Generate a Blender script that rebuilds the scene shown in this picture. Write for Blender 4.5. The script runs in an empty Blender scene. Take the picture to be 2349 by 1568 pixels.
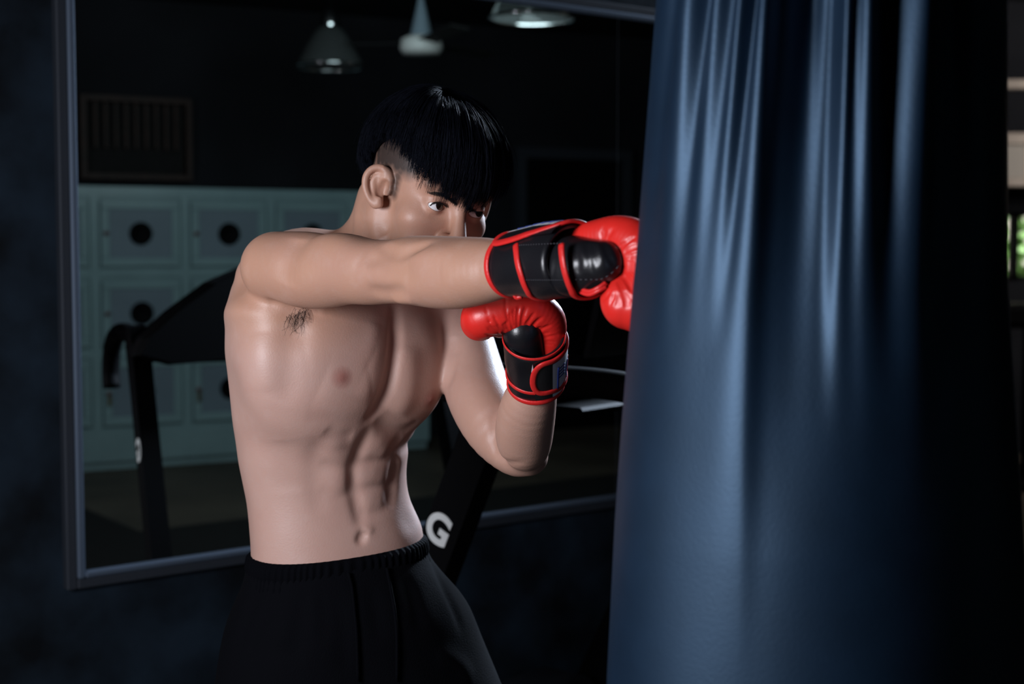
import bpy, math, random
import numpy as np
from mathutils import Vector, Matrix

random.seed(4)
RNG = np.random.default_rng(7)
SC = bpy.context.scene
COL = SC.collection

# ------------------------------------------------------------------ camera
F_PX, CAM_H = 3262.5, 1.36
PITCH = math.atan(209 / F_PX)
cam_d = bpy.data.cameras.new('camera')
cam = bpy.data.objects.new('camera', cam_d)
COL.objects.link(cam)
cam.location = (0, 0, CAM_H)
cam.rotation_euler = (math.pi / 2 - PITCH, 0, 0)
cam_d.sensor_width = 36
cam_d.lens = 36 * F_PX / 2349
cam_d.clip_start = 0.05
cam_d.dof.use_dof = True
cam_d.dof.focus_distance = 1.72
cam_d.dof.aperture_fstop = 4.5
SC.camera = cam

# ------------------------------------------------------------------ view, world, lights
SC.view_settings.view_transform = 'Standard'
SC.view_settings.look = 'None'
SC.view_settings.gamma = 1
SC.view_settings.use_curve_mapping = False
SC.view_settings.exposure = 0.0
world = bpy.data.worlds.new('world')
SC.world = world
world.use_nodes = True
world.node_tree.nodes['Background'].inputs[0].default_value = (0.25, 0.42, 0.75, 1)
world.node_tree.nodes['Background'].inputs[1].default_value = 0.007


def area(name, loc, target, size, power, color, size_y=None, spread=None):
    d = bpy.data.lights.new(name, 'AREA')
    d.shape = 'RECTANGLE'
    d.size = size
    d.size_y = size_y or size
    d.energy = power
    d.color = color
    if spread:
        d.spread = math.radians(spread)
    o = bpy.data.objects.new(name, d)
    COL.objects.link(o)
    o.location = loc
    o.rotation_euler = (Vector(target) - Vector(loc)).to_track_quat('-Z', 'Y').to_euler()
    return o


area('key_softbox', (-1.07, 0.55, 1.41), (-0.12, 1.75, 1.20), 0.5, 27, (0.95, 0.97, 1.06), 0.55)
area('rim_strobe', (1.5, 4.5, 2.5), (-0.1, 1.9, 1.1), 0.45, 24, (0.66, 0.8, 1.0), 0.7, 55)
area('locker_fill', (2.4, 2.6, 2.5), (4.9, 0.7, 0.9), 1.2, 16, (0.75, 0.95, 1.0), 0.8)  # unseen fill added to light the lockers, standing in for a window

# ------------------------------------------------------------------ pixel helpers (pixel + distance -> point)
FWD = np.array([0, math.cos(PITCH), -math.sin(PITCH)])
UP = np.array([0, math.sin(PITCH), math.cos(PITCH)])
CAMP = np.array([0, 0, CAM_H])


def ray(px, py):
    return FWD + np.array([1, 0, 0]) * ((px - 1174.5) / F_PX) + UP * ((784 - py) / F_PX)


def P(px, py, y):
    d = ray(px, py)
    return CAMP + d * (y / d[1])


def RP(r, y):
    return r * y / F_PX


# ------------------------------------------------------------------ mesh helpers
def link(name, verts, faces, mat=None, parent=None, smooth=True):
    me = bpy.data.meshes.new(name)
    if isinstance(verts, np.ndarray) and isinstance(faces, np.ndarray):
        nv, nf, k = len(verts), len(faces), faces.shape[1]
        me.vertices.add(nv)
        me.vertices.foreach_set('co', np.ascontiguousarray(verts, dtype=np.float32).ravel())
        me.loops.add(nf * k)
        me.loops.foreach_set('vertex_index', np.ascontiguousarray(faces, dtype=np.int32).ravel())
        me.polygons.add(nf)
        me.polygons.foreach_set('loop_start', np.arange(0, nf * k, k, dtype=np.int32))
        me.polygons.foreach_set('loop_total', np.full(nf, k, dtype=np.int32))
        me.update(calc_edges=True)
    else:
        me.from_pydata([tuple(v) for v in verts], [], [tuple(f) for f in faces])
        me.update()
    if smooth:
        me.polygons.foreach_set('use_smooth', np.ones(len(me.polygons), dtype=bool))
    if mat:
        me.materials.append(mat)
    o = bpy.data.objects.new(name, me)
    COL.objects.link(o)
    if parent:
        o.parent = parent
        o.matrix_parent_inverse = parent.matrix_world.inverted()
    return o


def empty(name, loc=(0, 0, 0), rotz=0):
    o = bpy.data.objects.new(name, None)
    COL.objects.link(o)
    o.location = loc
    o.rotation_euler = (0, 0, rotz)
    o.empty_display_size = 0.1
    o.matrix_world = Matrix.Translation(Vector(loc)) @ Matrix.Rotation(rotz, 4, 'Z')
    return o


def tag(o, label=None, cat=None, group=None, kind=None):
    if label: o['label'] = label
    if cat: o['category'] = cat
    if group: o['group'] = group
    if kind: o['kind'] = kind
    return o


class MB:
    """collects simple shapes into one mesh"""
    def __init__(s):
        s.v, s.f = [], []

    def add(s, v, f):
        n = len(s.v)
        s.v += [tuple(x) for x in v]
        s.f += [tuple(i + n for i in q) for q in f]
        return s

    def box(s, lo, hi, bev=0.0, M=None):
        x0, y0, z0 = lo
        x1, y1, z1 = hi
        b = min(bev, (x1 - x0) / 2.01, (y1 - y0) / 2.01, (z1 - z0) / 2.01)
        if b <= 0:
            v = [(x, y, z) for z in (z0, z1) for y in (y0, y1) for x in (x0, x1)]
            f = [(0, 2, 3, 1), (4, 5, 7, 6), (0, 1, 5, 4), (2, 6, 7, 3), (0, 4, 6, 2), (1, 3, 7, 5)]
        else:
            v, f, idx = [], [], {}
            for i in (0, 1):
                for j in (0, 1):
                    for k in (0, 1):
                        c = ((x0, x1)[i], (y0, y1)[j], (z0, z1)[k])
                        sg = (1 - 2 * i, 1 - 2 * j, 1 - 2 * k)
                        for a in range(3):
                            q = [c[t] + (sg[t] * b if t != a else 0) for t in range(3)]
                            idx[(i, j, k, a)] = len(v)
                            v.append(tuple(q))
            for a in range(3):
                for w in (0, 1):
                    def g(p, q):
                        t = [0, 0, 0]
                        t[a] = w
                        t[(a + 1) % 3] = p
                        t[(a + 2) % 3] = q
                        return idx[(t[0], t[1], t[2], a)]
                    q = (g(0, 0), g(1, 0), g(1, 1), g(0, 1))
                    f.append(q if w else q[::-1])
            for a in range(3):
                b1, c1 = (a + 1) % 3, (a + 2) % 3
                for p in (0, 1):
                    for q in (0, 1):
                        def e(w, ax):
                            t = [0, 0, 0]
                            t[a] = w
                            t[b1] = p
                            t[c1] = q
                            return idx[(t[0], t[1], t[2], ax)]
                        qd = (e(0, b1), e(1, b1), e(1, c1), e(0, c1))
                        f.append(qd if p != q else qd[::-1])
            for i in (0, 1):
                for j in (0, 1):
                    for k in (0, 1):
                        t = (idx[(i, j, k, 0)], idx[(i, j, k, 1)], idx[(i, j, k, 2)])
                        f.append(t if (i + j + k) % 2 else t[::-1])
        if M is not None:
            v = [tuple(M @ Vector(q)) for q in v]
        return s.add(v, f)

    def tube(s, pts, r, n=8, cap=True, closed=False):
        v, f = tube_geo(pts, r, n, cap, closed)
        return s.add(v, f)

    def lathe(s, prof, n=32, c=(0, 0, 0), M=None):
        v, f = [], []
        for (r, z) in prof:
            for i in range(n):
                a = 2 * math.pi * i / n
                v.append((c[0] + r * math.cos(a), c[1] + r * math.sin(a), c[2] + z))
        for j in range(len(prof) - 1):
            for i in range(n):
                k = (i + 1) % n
                f.append((j * n + i, j * n + k, (j + 1) * n + k, (j + 1) * n + i))
        if M is not None:
            v = [tuple(M @ Vector(q)) for q in v]
        return s.add(v, f)

    def build(s, name, mat, parent=None, smooth=False, local=None):
        o = link(name, s.v, s.f, mat, None, smooth)
        if parent:
            o.parent = parent           # verts are in the parent's own frame
        if local is not None:
            o.matrix_local = local
        return o


def catmull(pts, n):
    pts = np.asarray(pts, float)
    if len(pts) < 3:
        t = np.linspace(0, 1, n + 1)[:, None]
        return pts[0] * (1 - t) + pts[-1] * t
    e = np.vstack([2 * pts[0] - pts[1], pts, 2 * pts[-1] - pts[-2]])
    out = []
    for i in range(1, len(e) - 2):
        for t in np.arange(n) / n:
            a, b, c, d = e[i - 1], e[i], e[i + 1], e[i + 2]
            out.append(.5 * (2 * b + (c - a) * t + (2 * a - 5 * b + 4 * c - d) * t * t + (3 * b - a - 3 * c + d) * t ** 3))
    out.append(pts[-1])
    return np.array(out)


def tube_geo(pts, r, n=8, cap=True, closed=False):
    pts = np.asarray(pts, float)
    m = len(pts)
    rr = np.broadcast_to(np.asarray(r, float), (m,))
    if closed:
        T = np.roll(pts, -1, 0) - np.roll(pts, 1, 0)
    else:
        T = np.gradient(pts, axis=0)
    T = T / (np.linalg.norm(T, axis=1, keepdims=True) + 1e-12)
    ref = np.array([0, 0, 1.0])
    if abs(T[0] @ ref) > .9: ref = np.array([1.0, 0, 0])
    N = np.cross(T[0], ref)
    N /= np.linalg.norm(N)
    v, f = [], []
    for i in range(m):
        N = N - T[i] * (N @ T[i])
        N /= np.linalg.norm(N) + 1e-12
        B = np.cross(T[i], N)
        for j in range(n):
            a = 2 * math.pi * j / n
            v.append(pts[i] + rr[i] * (math.cos(a) * N + math.sin(a) * B))
    for i in range(m if closed else m - 1):
        i2 = (i + 1) % m
        for j in range(n):
            k = (j + 1) % n
            f.append((i * n + j, i * n + k, i2 * n + k, i2 * n + j))
    if cap and not closed:
        f.append(tuple(range(n))[::-1])
        f.append(tuple((m - 1) * n + j for j in range(n)))
    return v, f


def strands_geo(lines, r0, r1, sides=3):
    """many thin hairs of equal point count (S, K, 3) -> one mesh"""
    L = np.asarray(lines, float)
    S, K, _ = L.shape
    T = np.gradient(L, axis=1)
    T /= np.linalg.norm(T, axis=2, keepdims=True) + 1e-12
    ref = np.array([.31, .52, .79])
    N = np.cross(T, ref)
    N /= np.linalg.norm(N, axis=2, keepdims=True) + 1e-12
    B = np.cross(T, N)
    rad = np.linspace(r0, r1, K)[None, :, None]
    V = np.stack([L + rad * (math.cos(2 * math.pi * j / sides) * N + math.sin(2 * math.pi * j / sides) * B) for j in range(sides)], 2)
    idx = np.arange(S * K * sides).reshape(S, K, sides)
    fs = []
    for j in range(sides):
        k = (j + 1) % sides
        fs.append(np.stack([idx[:, :-1, j], idx[:, :-1, k], idx[:, 1:, k], idx[:, 1:, j]], -1).reshape(-1, 4))
    return V.reshape(-1, 3), np.vstack(fs)


# ------------------------------------------------------------------ sculpting field (signed distance) and mesher
def smin(a, b, k):
    h = np.clip(.5 + .5 * (b - a) / k, 0, 1)
    return b * (1 - h) + a * h - k * h * (1 - h)


class Field:
    def __init__(s):
        s.ops = []

    def op(s, fn, lo, hi, k=.01, mode='add'):
        s.ops.append((fn, np.asarray(lo, np.float32), np.asarray(hi, np.float32), k, mode))
        return s

    def ev(s, Q):
        """Q (M,K,3)"""
        Q = Q.astype(np.float32)
        lo, hi = Q.min(1), Q.max(1)
        D = np.full(Q.shape[:2], .06, np.float32)
        for fn, a, b, k, mode in s.ops:
            m = .05 if mode == 'add' else (.002 if mode == 'disp' else .03)
            sel = np.all((hi > a - m) & (lo < b + m), axis=1)
            if not sel.any(): continue
            i = np.nonzero(sel)[0]
            d = fn(Q[i])
            if mode == 'add': D[i] = smin(D[i], d, k)
            elif mode == 'sub': D[i] = -smin(-D[i], d, k)
            elif mode == 'cut': D[i] = np.maximum(D[i], d)
            else: D[i] = D[i] + d
        return D

    def at(s, X):
        return s.ev(np.asarray(X)[:, None, :])[:, 0]

    # --- shapes
    def chain(s, pts, k=.012, sub=4):
        """pts rows (x,y,z,r) in metres; smooth tapering limb"""
        c = catmull(pts, sub).astype(np.float32)
        A, B = c[:-1], c[1:]

        def fn(Q):
            out = None
            for a, b in zip(A, B):
                ba = b[:3] - a[:3]
                pa = Q - a[:3]
                t = np.clip((pa @ ba) / (ba @ ba + 1e-12), 0, 1)
                d = np.linalg.norm(pa - t[..., None] * ba, axis=-1) - (a[3] + t * (b[3] - a[3]))
                out = d if out is None else np.minimum(out, d)
            return out
        r = c[:, 3:4]
        return s.op(fn, (c[:, :3] - r).min(0), (c[:, :3] + r).max(0), k)

    def pchain(s, pts, k=.012, sub=4):
        """pts rows (px,py,y,rpx)"""
        return s.chain([list(P(a, b, y)) + [RP(r, y)] for a, b, y, r in pts], k, sub)

    def ell(s, c, ax, R=None, k=.012, mode='add'):
        c = np.asarray(c, np.float32)
        ax = np.asarray(ax, np.float32)
        R = np.eye(3, dtype=np.float32) if R is None else np.asarray(R, np.float32)   # columns: local axes

        def fn(Q):
            q = (Q - c) @ R
            k0 = np.linalg.norm(q / ax, axis=-1)
            k1 = np.linalg.norm(q / (ax * ax), axis=-1) + 1e-9
            return k0 * (k0 - 1) / k1
        ext = np.abs(R) @ ax
        return s.op(fn, c - ext, c + ext, k, mode)

    def cut(s, c, n):
        c, n = np.asarray(c, np.float32), np.asarray(n, np.float32)
        n = n / np.linalg.norm(n)
        return s.op(lambda Q: (Q - c) @ n, (-9, -9, -9), (9, 9, 9), 0, 'cut')

    def stroke3(s, pts, sigma, amp, taper=True):
        """amp>0 carves, amp<0 raises; along 3d points"""
        c = np.asarray(pts, np.float32)
        if len(c) > 2: c = catmull(c, 4).astype(np.float32)
        n = len(c)
        if n == 1: c = np.vstack([c, c + 1e-5]); n = 2

        def fn(Q):
            out = np.full(Q.shape[:-1], 9, np.float32)
            tt = np.zeros(Q.shape[:-1], np.float32)
            for i in range(n - 1):
                ba = c[i + 1] - c[i]
                pa = Q - c[i]
                t = np.clip((pa @ ba) / (ba @ ba + 1e-12), 0, 1)
                d = np.linalg.norm(pa - t[..., None] * ba, axis=-1)
                w = d < out
                out = np.where(w, d, out)
                tt = np.where(w, (i + t) / (n - 1), tt)
            g = amp * np.exp(-(out / sigma) ** 2)
            if taper and n > 2:
                g = g * (1 - (2 * np.abs(tt - .5)) ** 4 * .85)
            return g
        return s.op(fn, c.min(0) - 2.6 * sigma, c.max(0) + 2.6 * sigma, 0, 'disp')

    def hits(s, pix, y0=1.0, y1=2.6):
        """where the lines of sight through these pixels meet the surface"""
        R = np.array([ray(a, b) for a, b in pix])
        R = R / R[:, 1:2]
        t = np.full(len(R), y0)
        for _ in range(90):
            d = s.at(CAMP + R * t[:, None])
            t = np.minimum(t + np.where(np.abs(d) < 2e-4, 0, d * .75), y1)
        return CAMP + R * t[:, None], t < y1 - 1e-3

    def strokes(s, todo, base, y0=1.0, y1=2.6):
        """todo: (pixels, sigma, amp, taper); one shared search for the surface"""
        allp = [p for t in todo for p in t[0]]
        h, ok = base.hits(allp, y0, y1)
        i = 0
        for pix, sig, amp, tp in todo:
            q, g = h[i:i + len(pix)], ok[i:i + len(pix)]
            i += len(pix)
            q = q[g]
            if len(q): s.stroke3(q, sig, amp, tp)

    def stroke(s, pix, sigma, amp, taper=True, base=None):
        h, ok = (base or s).hits(pix)
        h = h[ok]
        if len(h): s.stroke3(h, sigma, amp, taper)
        return s

    def mesh(s, lo, hi, h):
        if lo is None:
            ad = [o for o in s.ops if o[4] == 'add']
            lo = np.min([o[1] for o in ad], axis=0) - .006
            hi = np.max([o[2] for o in ad], axis=0) + .006
        lo, hi = np.asarray(lo, float), np.asarray(hi, float)
        nb = np.ceil((hi - lo) / (8 * h)).astype(int)
        I = np.stack(np.meshgrid(*[np.arange(n) for n in nb], indexing='ij'), -1).reshape(-1, 3)
        C = lo + (I + .5) * 8 * h
        D = np.concatenate([s.ev(c[:, None, :])[:, 0] for c in np.array_split(C, max(1, len(C) // 40000))])
        I = I[np.abs(D) < 4 * h * 1.75 + .012]
        offs = np.stack(np.meshgrid(*[np.arange(9)] * 3, indexing='ij'), -1).reshape(-1, 3)
        NY, NZ = nb[1] * 8 + 2, nb[2] * 8 + 2
        keys, verts, sg = [], [], []
        for B in np.array_split(I * 8, max(1, len(I) // 1500)):
            Pt = lo + (B[:, None] + offs) * h
            S = s.ev(Pt).reshape(-1, 9, 9, 9)
            c = {}
            cnt = 0
            for i in (0, 1):
                for j in (0, 1):
                    for k in (0, 1):
                        c[i, j, k] = S[:, i:i + 8, j:j + 8, k:k + 8]
                        cnt = cnt + (c[i, j, k] < 0)
            b, x, y, z = np.nonzero((cnt > 0) & (cnt < 8))
            if not len(b): continue
            v = {q: c[q][b, x, y, z].astype(float) for q in c}
            acc = np.zeros((len(b), 3))
            num = np.zeros(len(b))
            for q0 in c:
                for a in range(3):
                    if q0[a]: continue
                    q1 = tuple(1 if t == a else q0[t] for t in range(3))
                    d0, d1 = v[q0], v[q1]
                    w = (d0 < 0) != (d1 < 0)
                    t = np.where(w, d0 / np.where(w, d0 - d1, 1), 0)
                    p = np.tile(np.array(q0, float), (len(b), 1))
                    p[:, a] = t
                    acc += p * w[:, None]
                    num += w
            g = B[b] + np.stack([x, y, z], -1)
            verts.append(lo + (g + acc / num[:, None]) * h)
            keys.append((g[:, 0] * NY + g[:, 1]) * NZ + g[:, 2])
            sg.append(np.stack([v[0, 0, 0] < 0, v[1, 0, 0] < 0, v[0, 1, 0] < 0, v[0, 0, 1] < 0], -1))
        keys, verts, sg = np.concatenate(keys), np.concatenate(verts), np.concatenate(sg)
        o = np.argsort(keys)
        keys, verts, sg = keys[o], verts[o], sg[o]
        st = (NY * NZ, NZ, 1)
        quads = []
        for a in range(3):
            b1, c1 = (a + 1) % 3, (a + 2) % 3
            w = np.nonzero(sg[:, 0] != sg[:, 1 + a])[0]
            kk = [keys[w], keys[w] - st[b1], keys[w] - st[b1] - st[c1], keys[w] - st[c1]]
            ii = [np.clip(np.searchsorted(keys, q), 0, len(keys) - 1) for q in kk]
            ok = np.all([keys[i] == q for i, q in zip(ii, kk)], axis=0)
            q = np.stack(ii, -1)[ok]
            fl = sg[w, 0][ok]
            q[~fl] = q[~fl][:, ::-1]
            quads.append(q)
        return verts, np.concatenate(quads)


def relax(v, f, n=1, lam=.5):
    for _ in range(n):
        acc = np.zeros_like(v)
        cnt = np.zeros(len(v))
        for a in range(4):
            i, j = f[:, a], f[:, (a + 1) % 4]
            for q in range(3):
                acc[:, q] += np.bincount(i, v[j, q], len(v)) + np.bincount(j, v[i, q], len(v))
            cnt += np.bincount(i, minlength=len(v)) + np.bincount(j, minlength=len(v))
        w = cnt > 0
        v[w] += lam * (acc[w] / cnt[w][:, None] - v[w])
    return v


# ------------------------------------------------------------------ materials
def mat(name, col, rough=.5, spec=.5, metal=0, vary=0.0, vscale=8, bump=0.0, bscale=60, col2=None, detail=4, **kw):
    m = bpy.data.materials.new(name)
    m.use_nodes = True
    nt = m.node_tree
    b = nt.nodes['Principled BSDF']
    b.inputs['Base Color'].default_value = (*col, 1)
    b.inputs['Roughness'].default_value = rough
    b.inputs['Specular IOR Level'].default_value = spec
    b.inputs['Metallic'].default_value = metal
    for k, v in kw.items():
        b.inputs[k.replace('_', ' ')].default_value = v
    tc = nt.nodes.new('ShaderNodeTexCoord')
    if vary or col2:
        n = nt.nodes.new('ShaderNodeTexNoise')
        n.inputs['Scale'].default_value = vscale
        n.inputs['Detail'].default_value = detail
        nt.links.new(tc.outputs['Object'], n.inputs['Vector'])
        r = nt.nodes.new('ShaderNodeValToRGB')
        c2 = col2 or tuple(c * (1 - vary) for c in col)
        r.color_ramp.elements[0].position = .35
        r.color_ramp.elements[1].position = .65
        r.color_ramp.elements[0].color = (*c2, 1)
        r.color_ramp.elements[1].color = (*col, 1)
        nt.links.new(n.outputs['Fac'], r.inputs['Fac'])
        nt.links.new(r.outputs['Color'], b.inputs['Base Color'])
    if bump:
        n = nt.nodes.new('ShaderNodeTexNoise')
        n.inputs['Scale'].default_value = bscale
        n.inputs['Detail'].default_value = 5
        nt.links.new(tc.outputs['Object'], n.inputs['Vector'])
        bp = nt.nodes.new('ShaderNodeBump')
        bp.inputs['Strength'].default_value = bump
        bp.inputs['Distance'].default_value = .01
        nt.links.new(n.outputs['Fac'], bp.inputs['Height'])
        nt.links.new(bp.outputs['Normal'], b.inputs['Normal'])
    return m


def skin_material():
    m = mat('skin', (.5, .3, .22), .5, .6)
    nt = m.node_tree
    b = nt.nodes['Principled BSDF']
    tc = nt.nodes['Texture Coordinate']

    def mix(a, bcol, fac):
        x = nt.nodes.new('ShaderNodeMix')
        x.data_type = 'RGBA'
        if isinstance(a, tuple): x.inputs[6].default_value = (*a, 1)
        else: nt.links.new(a, x.inputs[6])
        if isinstance(bcol, tuple): x.inputs[7].default_value = (*bcol, 1)
        else: nt.links.new(bcol, x.inputs[7])
        nt.links.new(fac, x.inputs[0])
        return x.outputs[2]

    def attr(n):
        a = nt.nodes.new('ShaderNodeAttribute')
        a.attribute_name = n
        return a.outputs['Fac']

    def noise(scale, lo, hi, amt):
        n = nt.nodes.new('ShaderNodeTexNoise')
        n.inputs['Scale'].default_value = scale
        n.inputs['Detail'].default_value = 4
        nt.links.new(tc.outputs['Object'], n.inputs['Vector'])
        r = nt.nodes.new('ShaderNodeMapRange')
        r.inputs['From Min'].default_value = lo
        r.inputs['From Max'].default_value = hi
        r.inputs['To Max'].default_value = amt
        nt.links.new(n.outputs['Fac'], r.inputs['Value'])
        return r.outputs['Result']

    c = mix((.51, .315, .258), (.45, .23, .142), attr('tan'))
    c = mix(c, (.44, .24, .19), noise(14, .42, .72, .35))
    c = mix(c, (.6, .46, .42), noise(55, .5, .8, .12))
    c = mix(c, (.3, .095, .075), attr('areola'))
    c = mix(c, (.36, .12, .1), attr('lips'))
    c = mix(c, (.03, .022, .02), attr('stubble'))
    nt.links.new(c, b.inputs['Base Color'])
    b.inputs['Subsurface Weight'].default_value = .12
    b.inputs['Subsurface Radius'].default_value = (1, .35, .2)
    b.inputs['Subsurface Scale'].default_value = .006
    n = nt.nodes.new('ShaderNodeTexNoise')
    n.inputs['Scale'].default_value = 420
    n.inputs['Detail'].default_value = 3
    nt.links.new(tc.outputs['Object'], n.inputs['Vector'])
    bp = nt.nodes.new('ShaderNodeBump')
    bp.inputs['Strength'].default_value = .12
    bp.inputs['Distance'].default_value = .002
    nt.links.new(n.outputs['Fac'], bp.inputs['Height'])
    nt.links.new(bp.outputs['Normal'], b.inputs['Normal'])
    return m


M = dict(
    wall=mat('dark_concrete', (.013, .025, .041), .75, .2, vary=.85, vscale=5.0, bump=.25, bscale=9, detail=7),
    backwall=mat('charcoal_wall', (.022, .023, .028), .85, .1, vary=.4, vscale=1.2),
    ceiling=mat('black_ceiling', (.012, .013, .016), .9, .2, vary=.4, vscale=2),
    floor=mat('brown_floor', (.11, .088, .066), .6, .3, vary=.45, vscale=1.6, detail=6),
    rubber=mat('black_rubber', (.012, .011, .011), .8, .3, vary=.3, vscale=30),
    mirror=mat('mirror_glass', (.86, .9, .9), .0, .5, 1),
    alu=mat('aluminium', (.10, .135, .19), .5, .4, .35),
    alu_dark=mat('grey_aluminium', (.035, .042, .055), .55, .3, .2),
    steel=mat('locker_enamel', (.28, .41, .43), .24, .5, vary=.12, vscale=3),
    panel=mat('locker_panel_enamel', (.19, .25, .30), .5, .4, vary=.1, vscale=3),
    black=mat('black_plastic', (.002, .002, .0026), .65, .08),
    gloss=mat('black_gloss', (.012, .012, .014), .22, .5),
    wood=mat('red_brown_wood', (.035, .012, .007), .6, .4, vary=.5, vscale=12),
    white=mat('white_paint', (.62, .62, .6), .45, .5),
    print=mat('white_print', (.75, .77, .76), .5, .4),
    brass=mat('brass', (.55, .36, .12), .3, .5, 1),
    chrome=mat('chrome', (.8, .8, .8), .12, .5, 1),
    redplastic=mat('red_plastic', (.16, .012, .015), .35, .5),
    bag=mat('navy_vinyl', (.004, .012, .027), .48, .75, vary=.2, vscale=22, bump=.05, bscale=420, Specular_Tint=(.42, .68, 1.0, 1)),
    red=mat('red_leather', (.72, .022, .016), .38, .5, vary=.12, vscale=40, bump=.03, bscale=420),
    redtrim=mat('red_trim', (.66, .02, .018), .42, .5, bump=.08, bscale=300),
    leather=mat('black_leather', (.008, .008, .010), .32, .5, bump=.04, bscale=300),
    cloth=mat('black_jersey', (.0016, .0018, .003), .9, .06, bump=.2, bscale=500),
    band=mat('black_elastic', (.0014, .0016, .0027), .9, .05, bump=.2, bscale=500),
    hair=mat('black_hair', (.006, .007, .011), .40, .5, IOR=1.05),
    hairmass=mat('black_hair_mass', (.002, .002, .003), .7, .5, IOR=1.03),
    brow=mat('brow_hair', (.012, .009, .008), .5, .3),
    eyewhite=mat('eye_white', (.72, .72, .74), .12, .5),
    iris=mat('dark_iris', (.012, .006, .004), .08, .6),
    label=mat('white_satin_label', (.62, .62, .64), .5, .4),
    blue=mat('blue_print', (.02, .045, .25), .5, .4),
    thread=mat('dark_thread', (.06, .06, .07), .6, .3),
    leaf=mat('green_leaf', (.16, .34, .08), .5, .4, vary=.5, vscale=4),
    plaster=mat('pale_plaster', (.42, .38, .34), .8, .2),
    timber=mat('pale_timber', (.5, .42, .36), .6, .3, vary=.2, vscale=8),
    skin=skin_material(),
)
glass = mat('clear_glass', (.25, .27, .27), .06, .5)
glass.node_tree.nodes['Principled BSDF'].inputs['Transmission Weight'].default_value = .85
glass.node_tree.nodes['Principled BSDF'].inputs['IOR'].default_value = 1.35
M['glass'] = glass
pane = mat('window_glass', (.95, .97, .96), .0, .5)
pane.node_tree.nodes['Principled BSDF'].inputs['Transmission Weight'].default_value = 1
pane.node_tree.nodes['Principled BSDF'].inputs['IOR'].default_value = 1.1
M['pane'] = pane

# ------------------------------------------------------------------ the room
WA = math.radians(38.5)
W0 = np.array([-.876, 2.865, 0])
WD = np.array([math.cos(WA), math.sin(WA), 0])
WN = np.array([math.sin(WA), -math.cos(WA), 0])


def refl(p):
    """a point seen in the mirror -> where it really stands"""
    p = np.asarray(p, float)
    return p - 2 * ((p - W0) @ WN) * WN


def boxo(name, lo, hi, m, parent=None, bev=0.0, root=None, kind=None, smooth=False):
    o = MB().box(lo, hi, bev).build(name, m, parent, smooth)
    if root is not None: o.matrix_world = root
    if kind: o['kind'] = kind
    return o


def frame_at(p, ang):
    return Matrix.Translation(Vector(p)) @ Matrix.Rotation(ang, 4, 'Z')


WALLM = frame_at(W0, WA)
boxo('floor', (-6, -6, -.1), (14, 14, 0), M['floor'], kind='structure')
boxo('ceiling', (-6, -6, 3.0), (14, 9.7, 3.1), M['ceiling'], kind='structure')
boxo('wall_left', (-3.2, .02, 0), (2.15, .2, 3.0), M['wall'], root=WALLM, kind='structure')

# mirror on the wall: two panes in an aluminium frame
MZ0, MZ1, MX1, SEAM = .707, 1.972, 2.05, 1.475
mir = empty('wall_mirror', W0 + np.array([0, 0, MZ0]), WA)
tag(mir, 'wide framed mirror hung on the dark concrete wall behind the person', 'mirror')
h = MZ1 - MZ0
boxo('mirror_pane', (0, 0, 0), (SEAM - .0012, .014, h), M['mirror'], mir)
boxo('mirror_pane', (SEAM + .0012, 0, 0), (MX1, .014, h), M['mirror'], mir)
boxo('seam_strip', (SEAM - .0011, .001, 0), (SEAM + .0011, .012, h), M['alu_dark'], mir)
for a, b in (((-.034, -.006, -.034), (-.012, .02, h + .034)), ((MX1 + .012, -.006, -.034), (MX1 + .034, .02, h + .034)),
             ((-.012, -.006, -.034), (MX1 + .012, .02, -.012)), ((-.012, -.006, h + .012), (MX1 + .012, .02, h + .034))):
    boxo('outer_frame', a, b, M['alu_dark'], mir, .003)
for a, b in (((-.013, -.012, -.013), (.003, .018, h + .013)), ((MX1 - .003, -.012, -.013), (MX1 + .013, .018, h + .013)),
             ((.003, -.010, -.013), (MX1 - .003, .018, .002)), ((.003, -.010, h - .002), (MX1 - .003, .018, h + .013))):
    boxo('inner_frame', a, b, M['alu'], mir, .004)

# ------------------------------------------------------------------ lockers (seen in the mirror), standing along the right-hand wall
LA = refl((-2.64, 8.7, 0))
LANG = 2 * WA - math.atan2(.459, .888)
LM = frame_at(LA, LANG)
boxo('wall_right', (-7, -.75, 0), (12, -.52, 3.0), M['backwall'], root=LM, kind='structure')
NCOL, PIT, X0 = 5, .56, -.47
lk = empty('locker_cabinet', LA, LANG)
tag(lk, 'pale grey-green steel locker cabinet with square doors, seen in the mirror', 'locker')
xe = X0 + NCOL * PIT
boxo('body', (X0, -.48, .10), (xe, -.012, 1.757), M['steel'], lk, .006)
boxo('plinth', (X0 + .01, -.46, 0), (xe - .01, -.03, .10), M['steel'], lk)
for i in range(NCOL + 1):
    x = X0 + i * PIT
    boxo('stile', (max(x - .03, X0), -.012, .05), (min(x + .03, xe), .003, 1.757), M['steel'], lk, .003)
for z0, z1 in ((.05, .255), (.70, .745), (1.195, 1.24), (1.69, 1.757)):
    boxo('rail', (X0, -.012, z0), (xe, .001, z1), M['steel'], lk, .002)
d_bm = MB().box((-.245, -.010, -.205), (.245, .006, .205), .012)
f_bm = [((-.245, .006, .150), (.245, .016, .205)), ((-.245, .006, -.205), (.245, .016, -.150)), ((-.245, .006, -.150), (-.190, .016, .150)), ((.190, .006, -.150), (.245, .016, .150))]
door0 = None
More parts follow.
